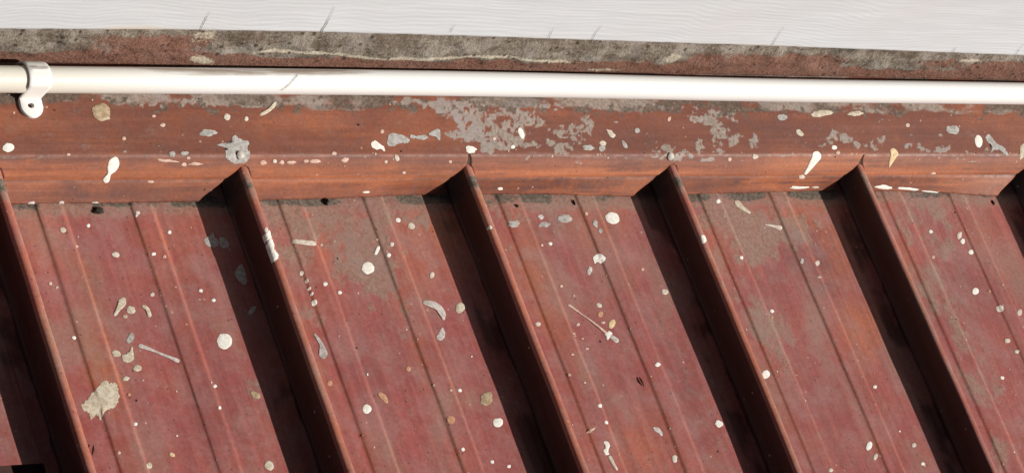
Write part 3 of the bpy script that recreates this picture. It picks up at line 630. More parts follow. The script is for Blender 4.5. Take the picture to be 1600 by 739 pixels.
# ---- roofing sheets
def sheet(name, x0, x1, yend, lift, label, ndfrom, ndto):
    xs = []
    k0 = int(math.floor(x0/P)); k1 = int(math.ceil(x1/P))
    for k in range(k0, k1+1):
        fine = ndfrom <= k <= ndto
        base = [k*P+x for x in XK[:-1]]
        if fine:
            full = base+[(k+1)*P]
            for a, b in zip(full[:-1], full[1:]):
                n = max(1, int(math.ceil((b-a)/.0016))); xs += [a+(b-a)*i/n for i in range(n)]
        else: xs += base
    xs = np.array(sorted(set([x0, x1]+[x for x in xs if x0 < x < x1])))
    ys = np.array(sorted(set(list(np.linspace(yend, -.29, 14)[:-1] if yend < -.3 else [])+list(np.arange(max(yend, -.29), .016, .0017))+[.016])))
    X, Y = np.meshgrid(xs, ys, indexing='ij')
    Z = zroof(X)+lift
    Z = Z+(fbm(X*14, Y*7, 40, 3)-.5)*.0010*(zroof(X) < .003)+(fbm(X*3, Y*12, 44, 2)-.5)*.0006   # oil-canning
    X2 = X+(fbm(Y*16+9, X*2, 50, 3)-.5)*.0012*(zroof(X) > .0002)                                 # ribs are not dead straight
    m = np.mod(X, P)
    L = field(LICHEN_ROOF, X, Y, .030, 5)
    band = np.exp(-((Y+.001)/(.0085+.005*fbm(X*30, Y*0, 61)))**4)*1.0
    rag = .6*fbm(X*150, Y*100, 15, 5)+.4*fbm(X*420, Y*330, 14, 3); rag2 = fbm(X*45, Y*34, 18, 4)
    L = sstep(L+(rag-.5)*1.2+(rag2-.5)*1.3, .25, 1.0)*.95
    L = np.maximum(L, band*(.5+.6*rag)); L = np.maximum(L, .75*np.exp(-((m-.0335)/.0016)**2)*sstep(fbm(X*5, Y*22, 85, 4), .45, .7))
    L = np.maximum(L, .28*sstep(fbm(X*40, Y*14, 81, 5), .50, .75))
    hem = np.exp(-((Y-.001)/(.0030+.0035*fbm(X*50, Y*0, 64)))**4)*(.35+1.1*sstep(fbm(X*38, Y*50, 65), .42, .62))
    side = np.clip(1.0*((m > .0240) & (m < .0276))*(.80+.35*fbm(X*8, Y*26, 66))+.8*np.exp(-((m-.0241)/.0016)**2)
                   +.6*sstep(fbm(X*30, Y*26, 67, 4), .36, .66)*((m > .004) & (m < .0243))*sstep(m, .002, .008), 0, 1)  # mould streaks plus shade painted into each rib's left face and foot
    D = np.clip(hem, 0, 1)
    G = field(RUST_ROOF, X, Y, .02, 25, 1.2)*.95
    nearf = np.exp(-((m-.0655)/.0017)**2)+np.exp(-((m-.0850)/.0017)**2)+np.exp(-((m-.1375)/.0017)**2)+np.exp(-((m-.1535)/.0017)**2)+1.9*np.exp(-((m-.0325)/.0050)**4)
    G = np.clip(G+nearf*.42*fbm(X*20, Y*30, 33)*1.6, 0, 1)
    B = np.clip(field(DARK_ROOF, X, Y, .03, 26, 1.0)+.35*sstep(fbm(X*26, Y*12, 91), .5, .75), 0, 1)
    V = np.stack([X2, Y, Z], -1).reshape(-1, 3)
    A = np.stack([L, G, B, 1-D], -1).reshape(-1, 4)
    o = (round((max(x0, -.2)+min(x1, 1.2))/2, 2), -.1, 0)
    ob = mesh_obj(name, V, grid_faces(len(xs), len(ys)), M_ROOF, o, attr=A, mould_shade=side)
    return tag(ob, label, 'roof sheet')
roof = sheet('roof_sheet', .0125, 1.52, -1.1, .0008, 'large weathered red ribbed metal roofing sheet with paint drips and lichen below the flashing', 0, 5)
roof2 = sheet('roof_sheet', -.76, .0285, -.1905, 0, 'short red metal roofing sheet at the lower left edge, lapped under the large one', -1, 0)

# ---- flashing (grid along x, rows along s, notched over every rib)
def notch(k):
    """left and right border of the gap over rib k, as (s, x) polylines, top first"""
    b = k*P
    wide = k in (2, 4)
    left = [(0, b+(.0105 if wide else .0006)), (.0035, b+(.0125 if wide else .0030)), (.0125, b+.0140), (.0165, b+.0178), (.0220, b+.0250), (.0262, b+.0286)]
    if k == 2: left += [(.0300, b+.0292), (.0345, b+.0286)]; 
    if k == 4: left += [(.0300, b+.0300), (.0335, b+.0318)]
    right = [(0, b+.0400), (.0200, b+.0372), (.0262, b+.0332)]
    if k == 2: right = right[:-1]+[(.0262, b+.0326), (.0300, b+.0318), (.0325, b+.0306), (.0345, b+.0294)]
    if k == 4: right = right[:-1]+[(.0262, b+.0328), (.0300, b+.0316), (.0335, b+.0327)]
    return left, right, left[-1][0]
def build_flashing():
    ss = np.array(sorted(set(list(np.arange(0, .0365, .0011))+list(np.arange(.0365, .1380, .0016)))))
    ks = list(range(-3, 8)); verts = []; faces = []; xs_all = []
    for k in ks:
        Ls, Rs, tip = notch(k+1)[0], notch(k)[1], None
        lt = notch(k)[2]; rt = notch(k+1)[2]
        n = 120 if -1 <= k <= 5 else 12
        off = len(verts)
        for s in ss:
            r = notch(k)[1]; l = notch(k+1)[0]
            xa = np.interp(s, [p[0] for p in r], [p[1] for p in r]); xb = np.interp(s, [p[0] for p in l], [p[1] for p in l])
            if s > notch(k)[2]: xa = (notch(k)[0][-1][1]+r[-1][1])/2
            if s > notch(k+1)[2]:
                l2, r2, _ = notch(k+1); xb = (l2[-1][1]+r2[-1][1])/2
            for t in np.linspace(0, 1, n): verts.append((xa+(xb-xa)*t, s))
        ns = len(ss)
        faces += [(off+i*n+j, off+i*n+j+1, off+(i+1)*n+j+1, off+(i+1)*n+j) for i in range(ns-1) for j in range(n-1)]
    U = np.array(verts); X, S = U[:, 0], U[:, 1]
    Y, Z = on_flash(X, S)
    edge = (S < .0005); Y = Y+edge*(fbm(X*300, X*0, 3)-.5)*.0012
    L = field(LICHEN_FLASH, X, S, .0085, 12, 1.6)
    rag = fbm(X*240, S*300, 16, 5)
    topband = sstep(S+.009*(fbm(X*45, S*60, 62)-.5)+.006*(fbm(X*6, S*0, 63)-.5), .0685, .0722)
    rag3 = fbm(X*430, S*520, 19, 3); L = sstep(L+(rag-.5)*1.25+(rag3-.5)*.8, .50, .98)*.95
    L = np.maximum(L, topband*sstep(fbm(X*22, S*60, 68), .42, .60)*.8)
    L = np.maximum(L, .40*np.exp(-((S-.0325-.009*(fbm(X*11, S*0, 74)-.5))/.0022)**2)*sstep(fbm(X*14, S*120, 75), .42, .66))
    D = np.clip(topband*(.35+.8*sstep(fbm(X*30, S*90, 69), .40, .62))*(1-.65*L), 0, 1)
    D = np.maximum(D, .95*sstep(fbm(X*170, S*200, 70, 3)+.12*np.exp(-((S-.070)/.004)**2), .72, .78)*sstep(S, .061, .067))
    L = np.maximum(L, .30*sstep(fbm(X*60, S*120, 83), .55, .75)*sstep(S, .02, .04))
    L = L*(1-.8*np.exp(-((S-.005)/.012)**2))
    G = np.clip(field(RUST_FLASH, X, S, .01, 27, 1.3)+.45*np.exp(-((S-.016)/.014)**2), 0, 1)
    B = np.clip(field(DARK_FLASH, X, S, .012, 28, 1.0)+.35*sstep(fbm(X*12, S*60, 92), .45, .7)*sstep(S, .03, .04), 0, 1)
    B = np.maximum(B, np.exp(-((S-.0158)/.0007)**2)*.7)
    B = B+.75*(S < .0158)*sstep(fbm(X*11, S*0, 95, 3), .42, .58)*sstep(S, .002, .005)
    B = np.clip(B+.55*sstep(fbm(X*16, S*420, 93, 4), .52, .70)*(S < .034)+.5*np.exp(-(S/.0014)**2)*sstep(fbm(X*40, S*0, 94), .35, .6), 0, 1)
    A = np.stack([L, G, B, 1-D], -1)
    o = (.45, .02, .03)
    ob = mesh_obj('flashing', np.stack([X, Y, Z], -1), faces, M_FLASH, o, attr=A)
    bm = bmesh.new(); bm.from_mesh(ob.data); bmesh.ops.remove_doubles(bm, verts=bm.verts, dist=.00012)
    bmesh.ops.recalc_face_normals(bm, faces=bm.faces); bm.to_mesh(ob.data); bm.free()
    sol = ob.modifiers.new('thickness', 'SOLIDIFY'); sol.thickness = .0006; sol.offset = -1
    if ob.data.polygons[0].normal.y > 0: sol.offset = 1
    return tag(ob, 'brown red metal wall flashing notched over the roof ribs, under the white pipe', 'flashing')
flash = build_flashing()

# ---- splashes
rng = random.Random(4)
def outline(sh, rnd):
    if sh[0] == 'e':
        _, rx, ry, a, j = sh; n = 22 if max(rx, ry) < 8 else 34; th = math.radians(a); pts = []
        ph = [rnd.uniform(0, 6.28) for _ in range(6)]; am = [rnd.uniform(.3, 1) for _ in range(6)]
        for i in range(n):
            t = i/n*2*math.pi
            r = 1+j*.62*(sum(am[q]/(1+.3*q)*math.sin((q+2)*t+ph[q]) for q in range(6))/1.4)+rnd.uniform(-.28, .28)*j
            x, y = rx*r*math.cos(t), ry*r*math.sin(t)
            pts.append((x*math.cos(th)-y*math.sin(th), x*math.sin(th)+y*math.cos(th)))
        return pts
    if sh[0] == 'p': ctrl = sh[1]; closed = True
    else:
        pts = [Vector(p[:2]) for p in sh[1]]; w = [p[2]*1.12 for p in sh[1]]; A = []; Bk = []
        for i, p in enumerate(pts):
            d = (pts[min(i+1, len(pts)-1)]-pts[max(i-1, 0)]).normalized(); nrm = Vector((-d.y, d.x))
            A.append(p+nrm*w[i]); Bk.append(p-nrm*w[i])
        d0 = (pts[0]-pts[1]).normalized(); d1 = (pts[-1]-pts[-2]).normalized()
        ctrl = [pts[0]+d0*w[0]]+A+[pts[-1]+d1*w[-1]]+Bk[::-1]
    ctrl = [Vector(c) for c in ctrl]; out = []; n = len(ctrl)
    for i in range(n):                                      # Catmull-Rom with a little roughness
        p0, p1, p2, p3 = ctrl[i-1], ctrl[i], ctrl[(i+1) % n], ctrl[(i+2) % n]
        for t in ((0, .25, .5, .75) if sh[0] == 's' else (0, .16, .33, .5, .66, .83)):
            q = .5*((2*p1)+(p2-p0)*t+(2*p0-5*p1+4*p2-p3)*t*t+(3*p1-p0-3*p2+p3)*t**3)
            jj = max(.2, .035*max(c.length for c in ctrl)) if sh[0] == 'p' else .05
            out.append((q.x+rnd.uniform(-jj, jj), q.y+rnd.uniform(-jj, jj)))
    return out
def splash_geo(surf, j, sh, rnd, thick=1.0):
    pts = outline(sh, rnd); n = len(pts)
    cx = sum(p[0] for p in pts)/n; cy = sum(p[1] for p in pts)/n
    if sh[0] == 's' or (sh[0] == 'p'):                      # ring towards the outline's own middle line
        pass
    area_r = math.sqrt(sum((p[0]-cx)**2+(p[1]-cy)**2 for p in pts)/n)
    H = min(.00035, .00010+area_r*.00002)*thick*(.45 if sh[0] == 'p' else 1)
    U = []; 
    kk = max(2, n//9); sm = [(sum(pts[(i+d) % n][0] for d in range(-kk, kk+1))/(2*kk+1), sum(pts[(i+d) % n][1] for d in range(-kk, kk+1))/(2*kk+1)) for i in range(n)] if sh[0] != 's' else pts
    for f, h in ((1.0, .05), (.88, .65), (.60, 1.0)):
        for p in (pts if f == 1 else sm): U.append((cx+(p[0]-cx)*f, cy+(p[1]-cy)*f, h*H*(1 if f == 1 else rnd.uniform(.97, 1.03))))
    U.append((cx, cy, H*.8)); U = np.array(U)
    uu = j[0]+(j[2]*U[:, 0]+j[3]*U[:, 1])*.001; vv = j[1]+(j[4]*U[:, 0]+j[5]*U[:, 1])*.001
    fs = [(r*n+i, r*n+(i+1) % n, (r+1)*n+(i+1) % n, (r+1)*n+i) for r in range(2) for i in range(n)]+[(2*n+i, 2*n+(i+1) % n, 3*n) for i in range(n)]
    if surf == 'r':
        m0 = j[0] % P
        if .025 < m0 < .0375:                               # chips on a rib's crest stay on the crest
            uu = j[0]-m0+np.clip(uu-j[0]+m0, .0270, .0362)
        sgn = zroof(uu)
        if .025 < m0 < .0375: sgn = np.maximum(sgn, .0200)
        base = sgn+.0008+(fbm(uu*14, vv*7, 40, 3)-.5)*.0010*(sgn < .003)+(fbm(uu*3, vv*12, 44, 2)-.5)*.0006
        return np.stack([uu, vv, base+.00018+U[:, 2]], -1), fs
    vv = np.clip(vv, .0001, 1); y, z = on_flash(uu, vv); ny, nz = flash_n(vv); h = .0002+U[:, 2]
    return np.stack([uu, y+ny*h, z+nz*h], -1), fs
def size_of(e):
    sh = e[3]; j = e[2]
    if sh[0] == 'e': a = sh[1]*sh[2]
    elif sh[0] == 's': a = sum(p[2] for p in sh[1])*3
    else: a = len(sh[1])*14
    return a
roof_marks = sorted([e for e in SPLASHES if e[0] == 'r'], key=size_of, reverse=True)
flash_marks = sorted([e for e in SPLASHES if e[0] == 'f'], key=size_of, reverse=True)
NAMES = {'G': 'chalky_patch', 'T': 'bird_dropping'}
def put_marks(marks, parent, surf, keep, n_specks, mat_stuff):
    for e in marks[:keep]:
        v, f = splash_geo(surf, e[2], e[3], rng, .45 if e[1] == 'G' else 1)
        mesh_obj(NAMES.get(e[1], 'paint_splash'), v, f, SM['V' if e[1] == 'W' and size_of(e) < 28 and rng.random() < .7 else e[1]], tuple(parent['_o']), parent)
    V = []; Fc = []; mats = [SM['P'], SM['W'], SM['D'], SM['C'], SM['L'], SM['O'], SM['G'], SM['K'], SM['T']]; keys = 'PWDCLOGKT'; mi = []
    def add(j, sh, c, th=1):
        v, f = splash_geo(surf, j, sh, rng, th); off = len(V)
        V.extend(v.tolist()); Fc.extend([tuple(i+off for i in q) for q in f]); mi.extend([keys.index(c)]*len(f))
    for e in marks[keep:]: add(e[2], e[3], e[1])
    for i in range(n_specks):
        r = .26+rng.random()**3*1.0
        c = rng.choice('PPPWDDLOO'); sh = ('e', r, r*rng.uniform(.5, 1), rng.uniform(0, 90), .3)
        if surf == 'r':
            k = rng.randint(-0, 4); x = k*P+rng.uniform(.042, .186); y = rng.uniform(-.27, -.004)
            if rng.random() < .25: x = k*P+rng.choice([.0655, .085, .1375, .153])+rng.gauss(0, .001)
            j = [x, y, .8, 0, 0, .8]
        else: j = [rng.uniform(0, 1.0), rng.choice([rng.uniform(.03, .085), rng.gauss(.034, .0016), rng.uniform(.002, .03)]), .75, 0, 0, .8]
        add(j, sh, c)
    ob = mesh_obj('paint_specks', V, Fc, mats, tuple(parent['_o']), parent)
    ob.data.polygons.foreach_set('material_index', mi); ob['kind'] = 'stuff'
put_marks(roof_marks, roof, 'r', 98, 330, None)
put_marks(flash_marks, flash, 'f', 95, 170, None)

# ---- dark clumps of dirt caught under the hem
def clump(name, x, y, sx, sy, sz, label, cat, seed, z0=.0008):
    bm = bmesh.new(); bmesh.ops.create_icosphere(bm, subdivisions=3, radius=1)
    r = random.Random(seed); ph = [r.uniform(0, 6) for _ in range(6)]
    for v in bm.verts:
        d = 1+.28*math.sin(3*v.co.x+ph[0])*math.cos(4*v.co.y+ph[1])+.2*math.sin(7*v.co.z+ph[2]+5*v.co.x)+r.uniform(-.08, .08)
        v.co = Vector((v.co.x*sx*d, v.co.y*sy*d, max(v.co.z, -.3)*sz*d))
    vs = [(v.co.x+x, v.co.y+y, v.co.z+z0+float(zroof(np.array(x)))+sz*.3) for v in bm.verts]; fs = [tuple(v.index for v in f.verts) for f in bm.faces]; bm.free()
    ob = mesh_obj(name, vs, fs, SM['D'], (x, y, 0)); return tag(ob, label, cat)
clump('debris_clump', .1107, -.0058, .0042, .0026, .0014, 'dark lump of debris tucked under the flashing between the first two ribs', 'debris', 1)
clump('debris_clump', .2946, -.0012, .0016, .0026, .0018, 'tiny dark crumb stuck below the flashing hem right of the second rib', 'debris', 2)
clump('debris_clump', .5131, -.0040, .0007, .0018, .0009, 'tiny dark sliver hanging below the flashing hem in the third pan', 'debris', 3)
clump('debris_clump', .4590, -.0068, .0010, .0012, .0008, 'small dark crumb at the top of the third pan beside the rib', 'debris', 5)
clump('debris_clump', .9430, -.0090, .0012, .0020, .0009, 'small dark brown crumb by the shadow at the right edge of the roof', 'debris', 6)
def leaf_bit(x, y, L, W, ang, label, mat):
    a = math.radians(ang); V = []; n = 9
    for i in range(n):
        t = i/(n-1); w = W*math.sin(math.pi*min(max(t, .06), .94))**.7
        cx = (t-.5)*L; h = .0012+.0016*math.sin(math.pi*t)
        for s_, q in ((-1, 0), (0, .0009), (1, 0)):
            px, py = cx, s_*w; V.append((x+px*math.cos(a)-py*math.sin(a), y+px*math.sin(a)+py*math.cos(a), float(zroof(np.array(x)))+h*.6+q*.7+.001))
    fs = grid_faces(n, 3); ob = mesh_obj('leaf_fragment', V, fs, mat, (x, y, 0))
    s = ob.modifiers.new('thickness', 'SOLIDIFY'); s.thickness = .0003
    return tag(ob, label, 'leaf')
kb = NB('dry_brown_leaf'); M_LEAF = kb.done(kb.mix(kb.ramp(kb.noise(500), .4, .6), (.10, .035, .02), (.03, .015, .01)), .8)
leaf_bit(.5089, -.1563, .0075, .0011, 100, 'curled dark brown leaf scrap lying on the third pan', M_LEAF)
leaf_bit(.0495, -.1844, .0075, .0008, 66, 'thin black leaf stalk on the first pan near the bottom edge', SM['D'])

# ---- rivets
kr = NB('weathered_rivet'); nn = kr.noise(600, 4)
kr.bump(nn, .4, .0003); M_RIVET = kr.done(kr.mix(kr.ramp(nn, .35, .65), (.34, .31, .27), (.48, .45, .41)), .6, .4)
def rivet(x, s, label):
    y, z = on_flash(np.array([x]), np.array([s])); y = float(y[0]); z = float(z[0])
    prof = [(0.0, .0009), (.0011, .0008), (.0018, .0006), (.0021, .0005), (.0029, .0004), (.0031, 0)]; V = []; n = 24
    ny, nz = flash_n(np.array([s])); ny = float(ny[0]); nz = float(nz[0])
    for r, h in prof:
        for i in range(n):
            t = i/n*6.28318; V.append((x+r*math.cos(t), y+ny*(h+.0003)+nz*r*math.sin(t), z+nz*(h+.0003)-ny*r*math.sin(t)))
    fs = [(q*n+i, q*n+(i+1) % n, (q+1)*n+(i+1) % n, (q+1)*n+i) for q in range(len(prof)-1) for i in range(n)]
    return tag(mesh_obj('rivet', V, fs, M_RIVET, (x, y, z)), label, 'rivet', 'rivets holding the flashing above the ribs')
rivet(.2163, .0338, 'grey rivet in a pale patch on the flashing above the second rib')
rivet(.5967, .0324, 'grey rivet in a pale patch on the flashing above the fourth rib')

# ---- pipe
kp = NB('white_pvc'); Rr, Gg, Bb = kp.attr()[:3]; np_ = kp.noise(1, 6, .65, kp.scale((16, 160, 160))); nf = kp.noise(300, 4)
cp = kp.mix(kp.ramp(kp.math('ADD', Rr, kp.math('MULTIPLY', kp.math('SUBTRACT', np_, .5), 1.1)), .42, .82), (.80, .80, .785), (.36, .29, .235))
cp = kp.mix(kp.math('MULTIPLY', kp.ramp(nf, .66, .78), .35), cp, (.45, .40, .33))
cp = kp.mix(Gg, cp, (.70, .665, .58))
kp.bump(nf, .10, .0003); M_PVC = kp.done(cp, .38, .45)
CX = [-.6, .0375, .0849, .2352, .4553, .701, .979, 1.6]; CZ = [.0478, .0492, .0492, .0505, .0509, .0489, .0493, .048]   # height up the leg
def pipe_c(x): return np.interp(x, xs_p, cz_p)
xs_p = np.linspace(-.6, 1.6, 420); cz_p = np.convolve(np.pad(np.interp(xs_p, CX, CZ), 20, 'edge'), np.ones(41)/41, 'valid')
RP = .0090
def build_pipe():
    n = 56; V = []; A = []
    for x, cz in zip(xs_p, cz_p):
        for i in range(n):
            t = i/n*2*math.pi; V.append((x, *apron_pt(cz+RP*math.sin(t), .0110+RP*math.cos(t))))
            deg = math.degrees(t) if t < math.pi else math.degrees(t)-360
            d = math.exp(-((x-.24)/.10)**4)*math.exp(-((deg-20-(x-.24)*90)/25)**4)*.78+math.exp(-((x-.15)/.05)**2)*math.exp(-((deg-36)/12)**2)*.55
            d += .3*math.exp(-((deg-56)/14)**2)*math.exp(-((x-.2)/.2)**2)
            A.append((d, max(0, min(1, (.20-x)/.14)), 0, 1))
    m = len(xs_p); fs = [(a*n+i, (a+1)*n+i, (a+1)*n+(i+1) % n, a*n+(i+1) % n) for a in range(m-1) for i in range(n)]
    ob = mesh_obj('pipe', V, fs, M_PVC, (.45, *apron_pt(.048, .0110)), attr=A)
    bm = bmesh.new(); bm.from_mesh(ob.data); bmesh.ops.recalc_face_normals(bm, faces=bm.faces); bm.to_mesh(ob.data); bm.free()
    return tag(ob, 'long white plastic conduit pipe running along the wall above the flashing', 'pipe')
pipe = build_pipe()
# grey scuff on the pipe
V = []
for i in range(15):
    t = i/14; x = .2510+.0135*t; ang = math.radians(-68+78*t); w = .0015*(.45+.55*math.sin(math.pi*t)); rr = RP+.0001
    for q in (-1, 0, 1): V.append((x+q*w+rng.uniform(-.0001, .0001), *apron_pt(float(pipe_c(x))+rr*math.sin(ang), .0110+rr*math.cos(ang))))
ks = NB('grey_scuff'); M_SC = ks.done(ks.mix(ks.ramp(ks.noise(900), .4, .6), (.40, .39, .37), (.60, .59, .57)), .6)
mesh_obj('scuff', V, grid_faces(15, 3), M_SC, tuple(pipe['_o']), pipe)

# ---- saddle clip
kc = NB('dirty_white_plastic'); nc = kc.noise(1, 5, .6, kc.scale((110, 260, 260))); R2 = kc.attr()[0]
cc = kc.mix(kc.ramp(kc.math('ADD', R2, kc.math('MULTIPLY', kc.math('SUBTRACT', nc, .5), .9)), .40, .85), (.78, .76, .72), (.33, .29, .26))
kc.bump(nc, .2, .0004); M_CLIP = kc.done(cc, .42, .45)
def build_clip():
    e = empty('pipe_clip', (.0622, *apron_pt(.040, 0)), 'white plastic saddle clip holding the pipe, with a screw hole in its tab', 'clip')
    x0, x1 = .0536, .0704; cn = .0110; ct = .0492; hw = (x1-x0)/2; xc = (x0+x1)/2; tend = .0382
    R_ = RP+.0005; arc = []
    for i in range(34):
        a = -52+i*(52+142)/33                                    # angle round the pipe, 0 = outermost, + = up the leg
        rr = R_+.0042*max(0, (a-20)/122)**1.3; a = math.radians(a)
        arc.append((ct+rr*math.sin(a), cn+rr*math.cos(a)))
    pts = [(tend-.0002, .0007), (tend+.0014, .0010), (tend+.0024, .0024)]+arc
    pts = [Vector(p) for p in pts]; V = []; A = []; nx = 13; th = .0012; nrm = []
    for i, p in enumerate(pts):
        d = (pts[min(i+1, len(pts)-1)]-pts[max(i-1, 0)]).normalized(); nrm.append(Vector((-d.y, d.x)))
    for i, (p, nv) in enumerate(zip(pts, nrm)):
        ridge = .0006*math.exp(-((i-14)/.8)**2)
        for side, hh in ((0, 0), (1, th)):
            for k in range(nx):
                u = k/(nx-1); edge = min(u, 1-u); r = 0 if edge > .09 else (.09-edge)*.004
                q = p+nv*(hh-(r if side else 0)+(ridge if side and edge > .1 else 0))
                V.append((x0+(x1-x0)*u, *apron_pt(q.x, q.y))); A.append((.62*math.exp(-((i-16.5)/1.8)**2)*(edge > .05)+.30*math.exp(-((i-12)/1.0)**2)+.12+.35*(i > 26), 0, 0, 1))
    m = len(pts); fs = []; st = 2*nx
    for i in range(m-1):
        for k in range(nx-1):
            fs.append((i*st+k, i*st+k+1, (i+1)*st+k+1, (i+1)*st+k)); fs.append((i*st+nx+k, (i+1)*st+nx+k, (i+1)*st+nx+k+1, i*st+nx+k+1))
        for k in (0, nx-1): fs.append((i*st+k, (i+1)*st+k, (i+1)*st+nx+k, i*st+nx+k))
    for i in (0, m-1):
        for k in range(nx-1): fs.append((i*st+k, i*st+k+1, i*st+nx+k+1, i*st+nx+k))
    o = tuple(e['_o'])
    s = mesh_obj('strap', V, fs, M_CLIP, o, e, attr=A)
    bm = bmesh.new(); bm.from_mesh(s.data); bmesh.ops.recalc_face_normals(bm, faces=bm.faces); bm.to_mesh(s.data); bm.free()
    bv = s.modifiers.new('bevel', 'BEVEL'); bv.width = .0004; bv.segments = 2; bv.limit_method = 'ANGLE'
    n = 48; V = []; A = []; zh = .0345
    def outer(t):
        c, s_ = math.cos(t), math.sin(t)
        if s_ <= 0: return (xc+hw*c, zh+hw*1.0*s_)
        k = min(hw/max(abs(c), 1e-6), (tend+.0012-zh)/max(s_, 1e-6)); return (xc+k*c, zh+k*s_)
    for lay, (f, h) in enumerate([(0, .0003), (0, .0025), (.12, .0027), (.88, .0026), (1.0, .0020), (1.0, .0003)]):
        for i in range(n):
            t = i/n*2*math.pi+.01; ox, oz = outer(t); ix, iz = xc-.0010+.0021*math.cos(t), zh+.0017*math.sin(t)
            x, z = ix+(ox-ix)*f, iz+(oz-iz)*f; V.append((x, *apron_pt(z, h))); A.append((.10+(.45 if lay in (0, 1) else 0), 0, 0, 1))
    fs = [(q*n+i, q*n+(i+1) % n, (q+1)*n+(i+1) % n, (q+1)*n+i) for q in range(5) for i in range(n)]
    tb = mesh_obj('tab', V, fs, M_CLIP, o, e, attr=A)
    bm = bmesh.new(); bm.from_mesh(tb.data); bmesh.ops.recalc_face_normals(bm, faces=bm.faces); bm.to_mesh(tb.data); bm.free()
    tb.modifiers.new('w', 'WEIGHTED_NORMAL')
build_clip()

# ---- mortar fillet between flashing and boards
kf = NB('old_mortar_with_red_paint'); FR, FG, FB = kf.attr()[:3]
f1 = kf.noise(420, 6, .7); f2 = kf.noise(120, 6, .7); f3 = kf.noise(40, 4, .6)
f4 = kf.noise(1, 5, .65, kf.scale((26, 110, 110)))
cm = kf.mix(kf.ramp(f1, .3, .7), (.12, .095, .07), (.33, .285, .235)); cm = kf.mix(kf.ramp(f4, .36, .60, .85, 0), cm, (.125, .090, .066)); cm = kf.mix(kf.ramp(f3, .45, .62, 0, .6), cm, (.36, .32, .28))
cm = kf.mix(kf.ramp(kf.math('ADD', FR, kf.math('MULTIPLY', kf.math('SUBTRACT', f2, .5), .9)), .42, .62, 0, .85), cm, kf.mix(kf.ramp(f1, .3, .7), (.15, .068, .048), (.28, .128, .090)))
cm = kf.mix(kf.ramp(kf.math('ADD', FG, kf.math('MULTIPLY', kf.math('SUBTRACT', f1, .5), .9)), .5, .75, 0, .9), cm, (.56, .49, .38))
cm = kf.mix(kf.ramp(kf.math('ADD', FB, kf.math('MULTIPLY', kf.math('SUBTRACT', f2, .5), 1.0)), .45, .8, 0, .85), cm, (.07, .062, .045))
vv_ = kf.vor(190); c3 = kf.n('ShaderNodeSeparateColor'); kf.l(vv_.outputs['Color'], c3.inputs[0])
cm = kf.mix(kf.math('MULTIPLY', kf.math('MULTIPLY', kf.ramp(vv_.outputs['Distance'], .2, .42, 1, 0), kf.ramp(c3.outputs[0], .78, .85)), .8), cm, (.05, .035, .028))
kf.bump(kf.math('ADD', f1, f2), .8, .0016); M_MORT = kf.done(cm, .9, .15)
BX = [-.9, .0262, .1689, .2711, .4367, .6815, .9594, 1.6]; BZ = [.0812, .0834, .0871, .0881, .0873, .0851, .0810, .074]
def board_z(x): return np.interp(x, BX, BZ)
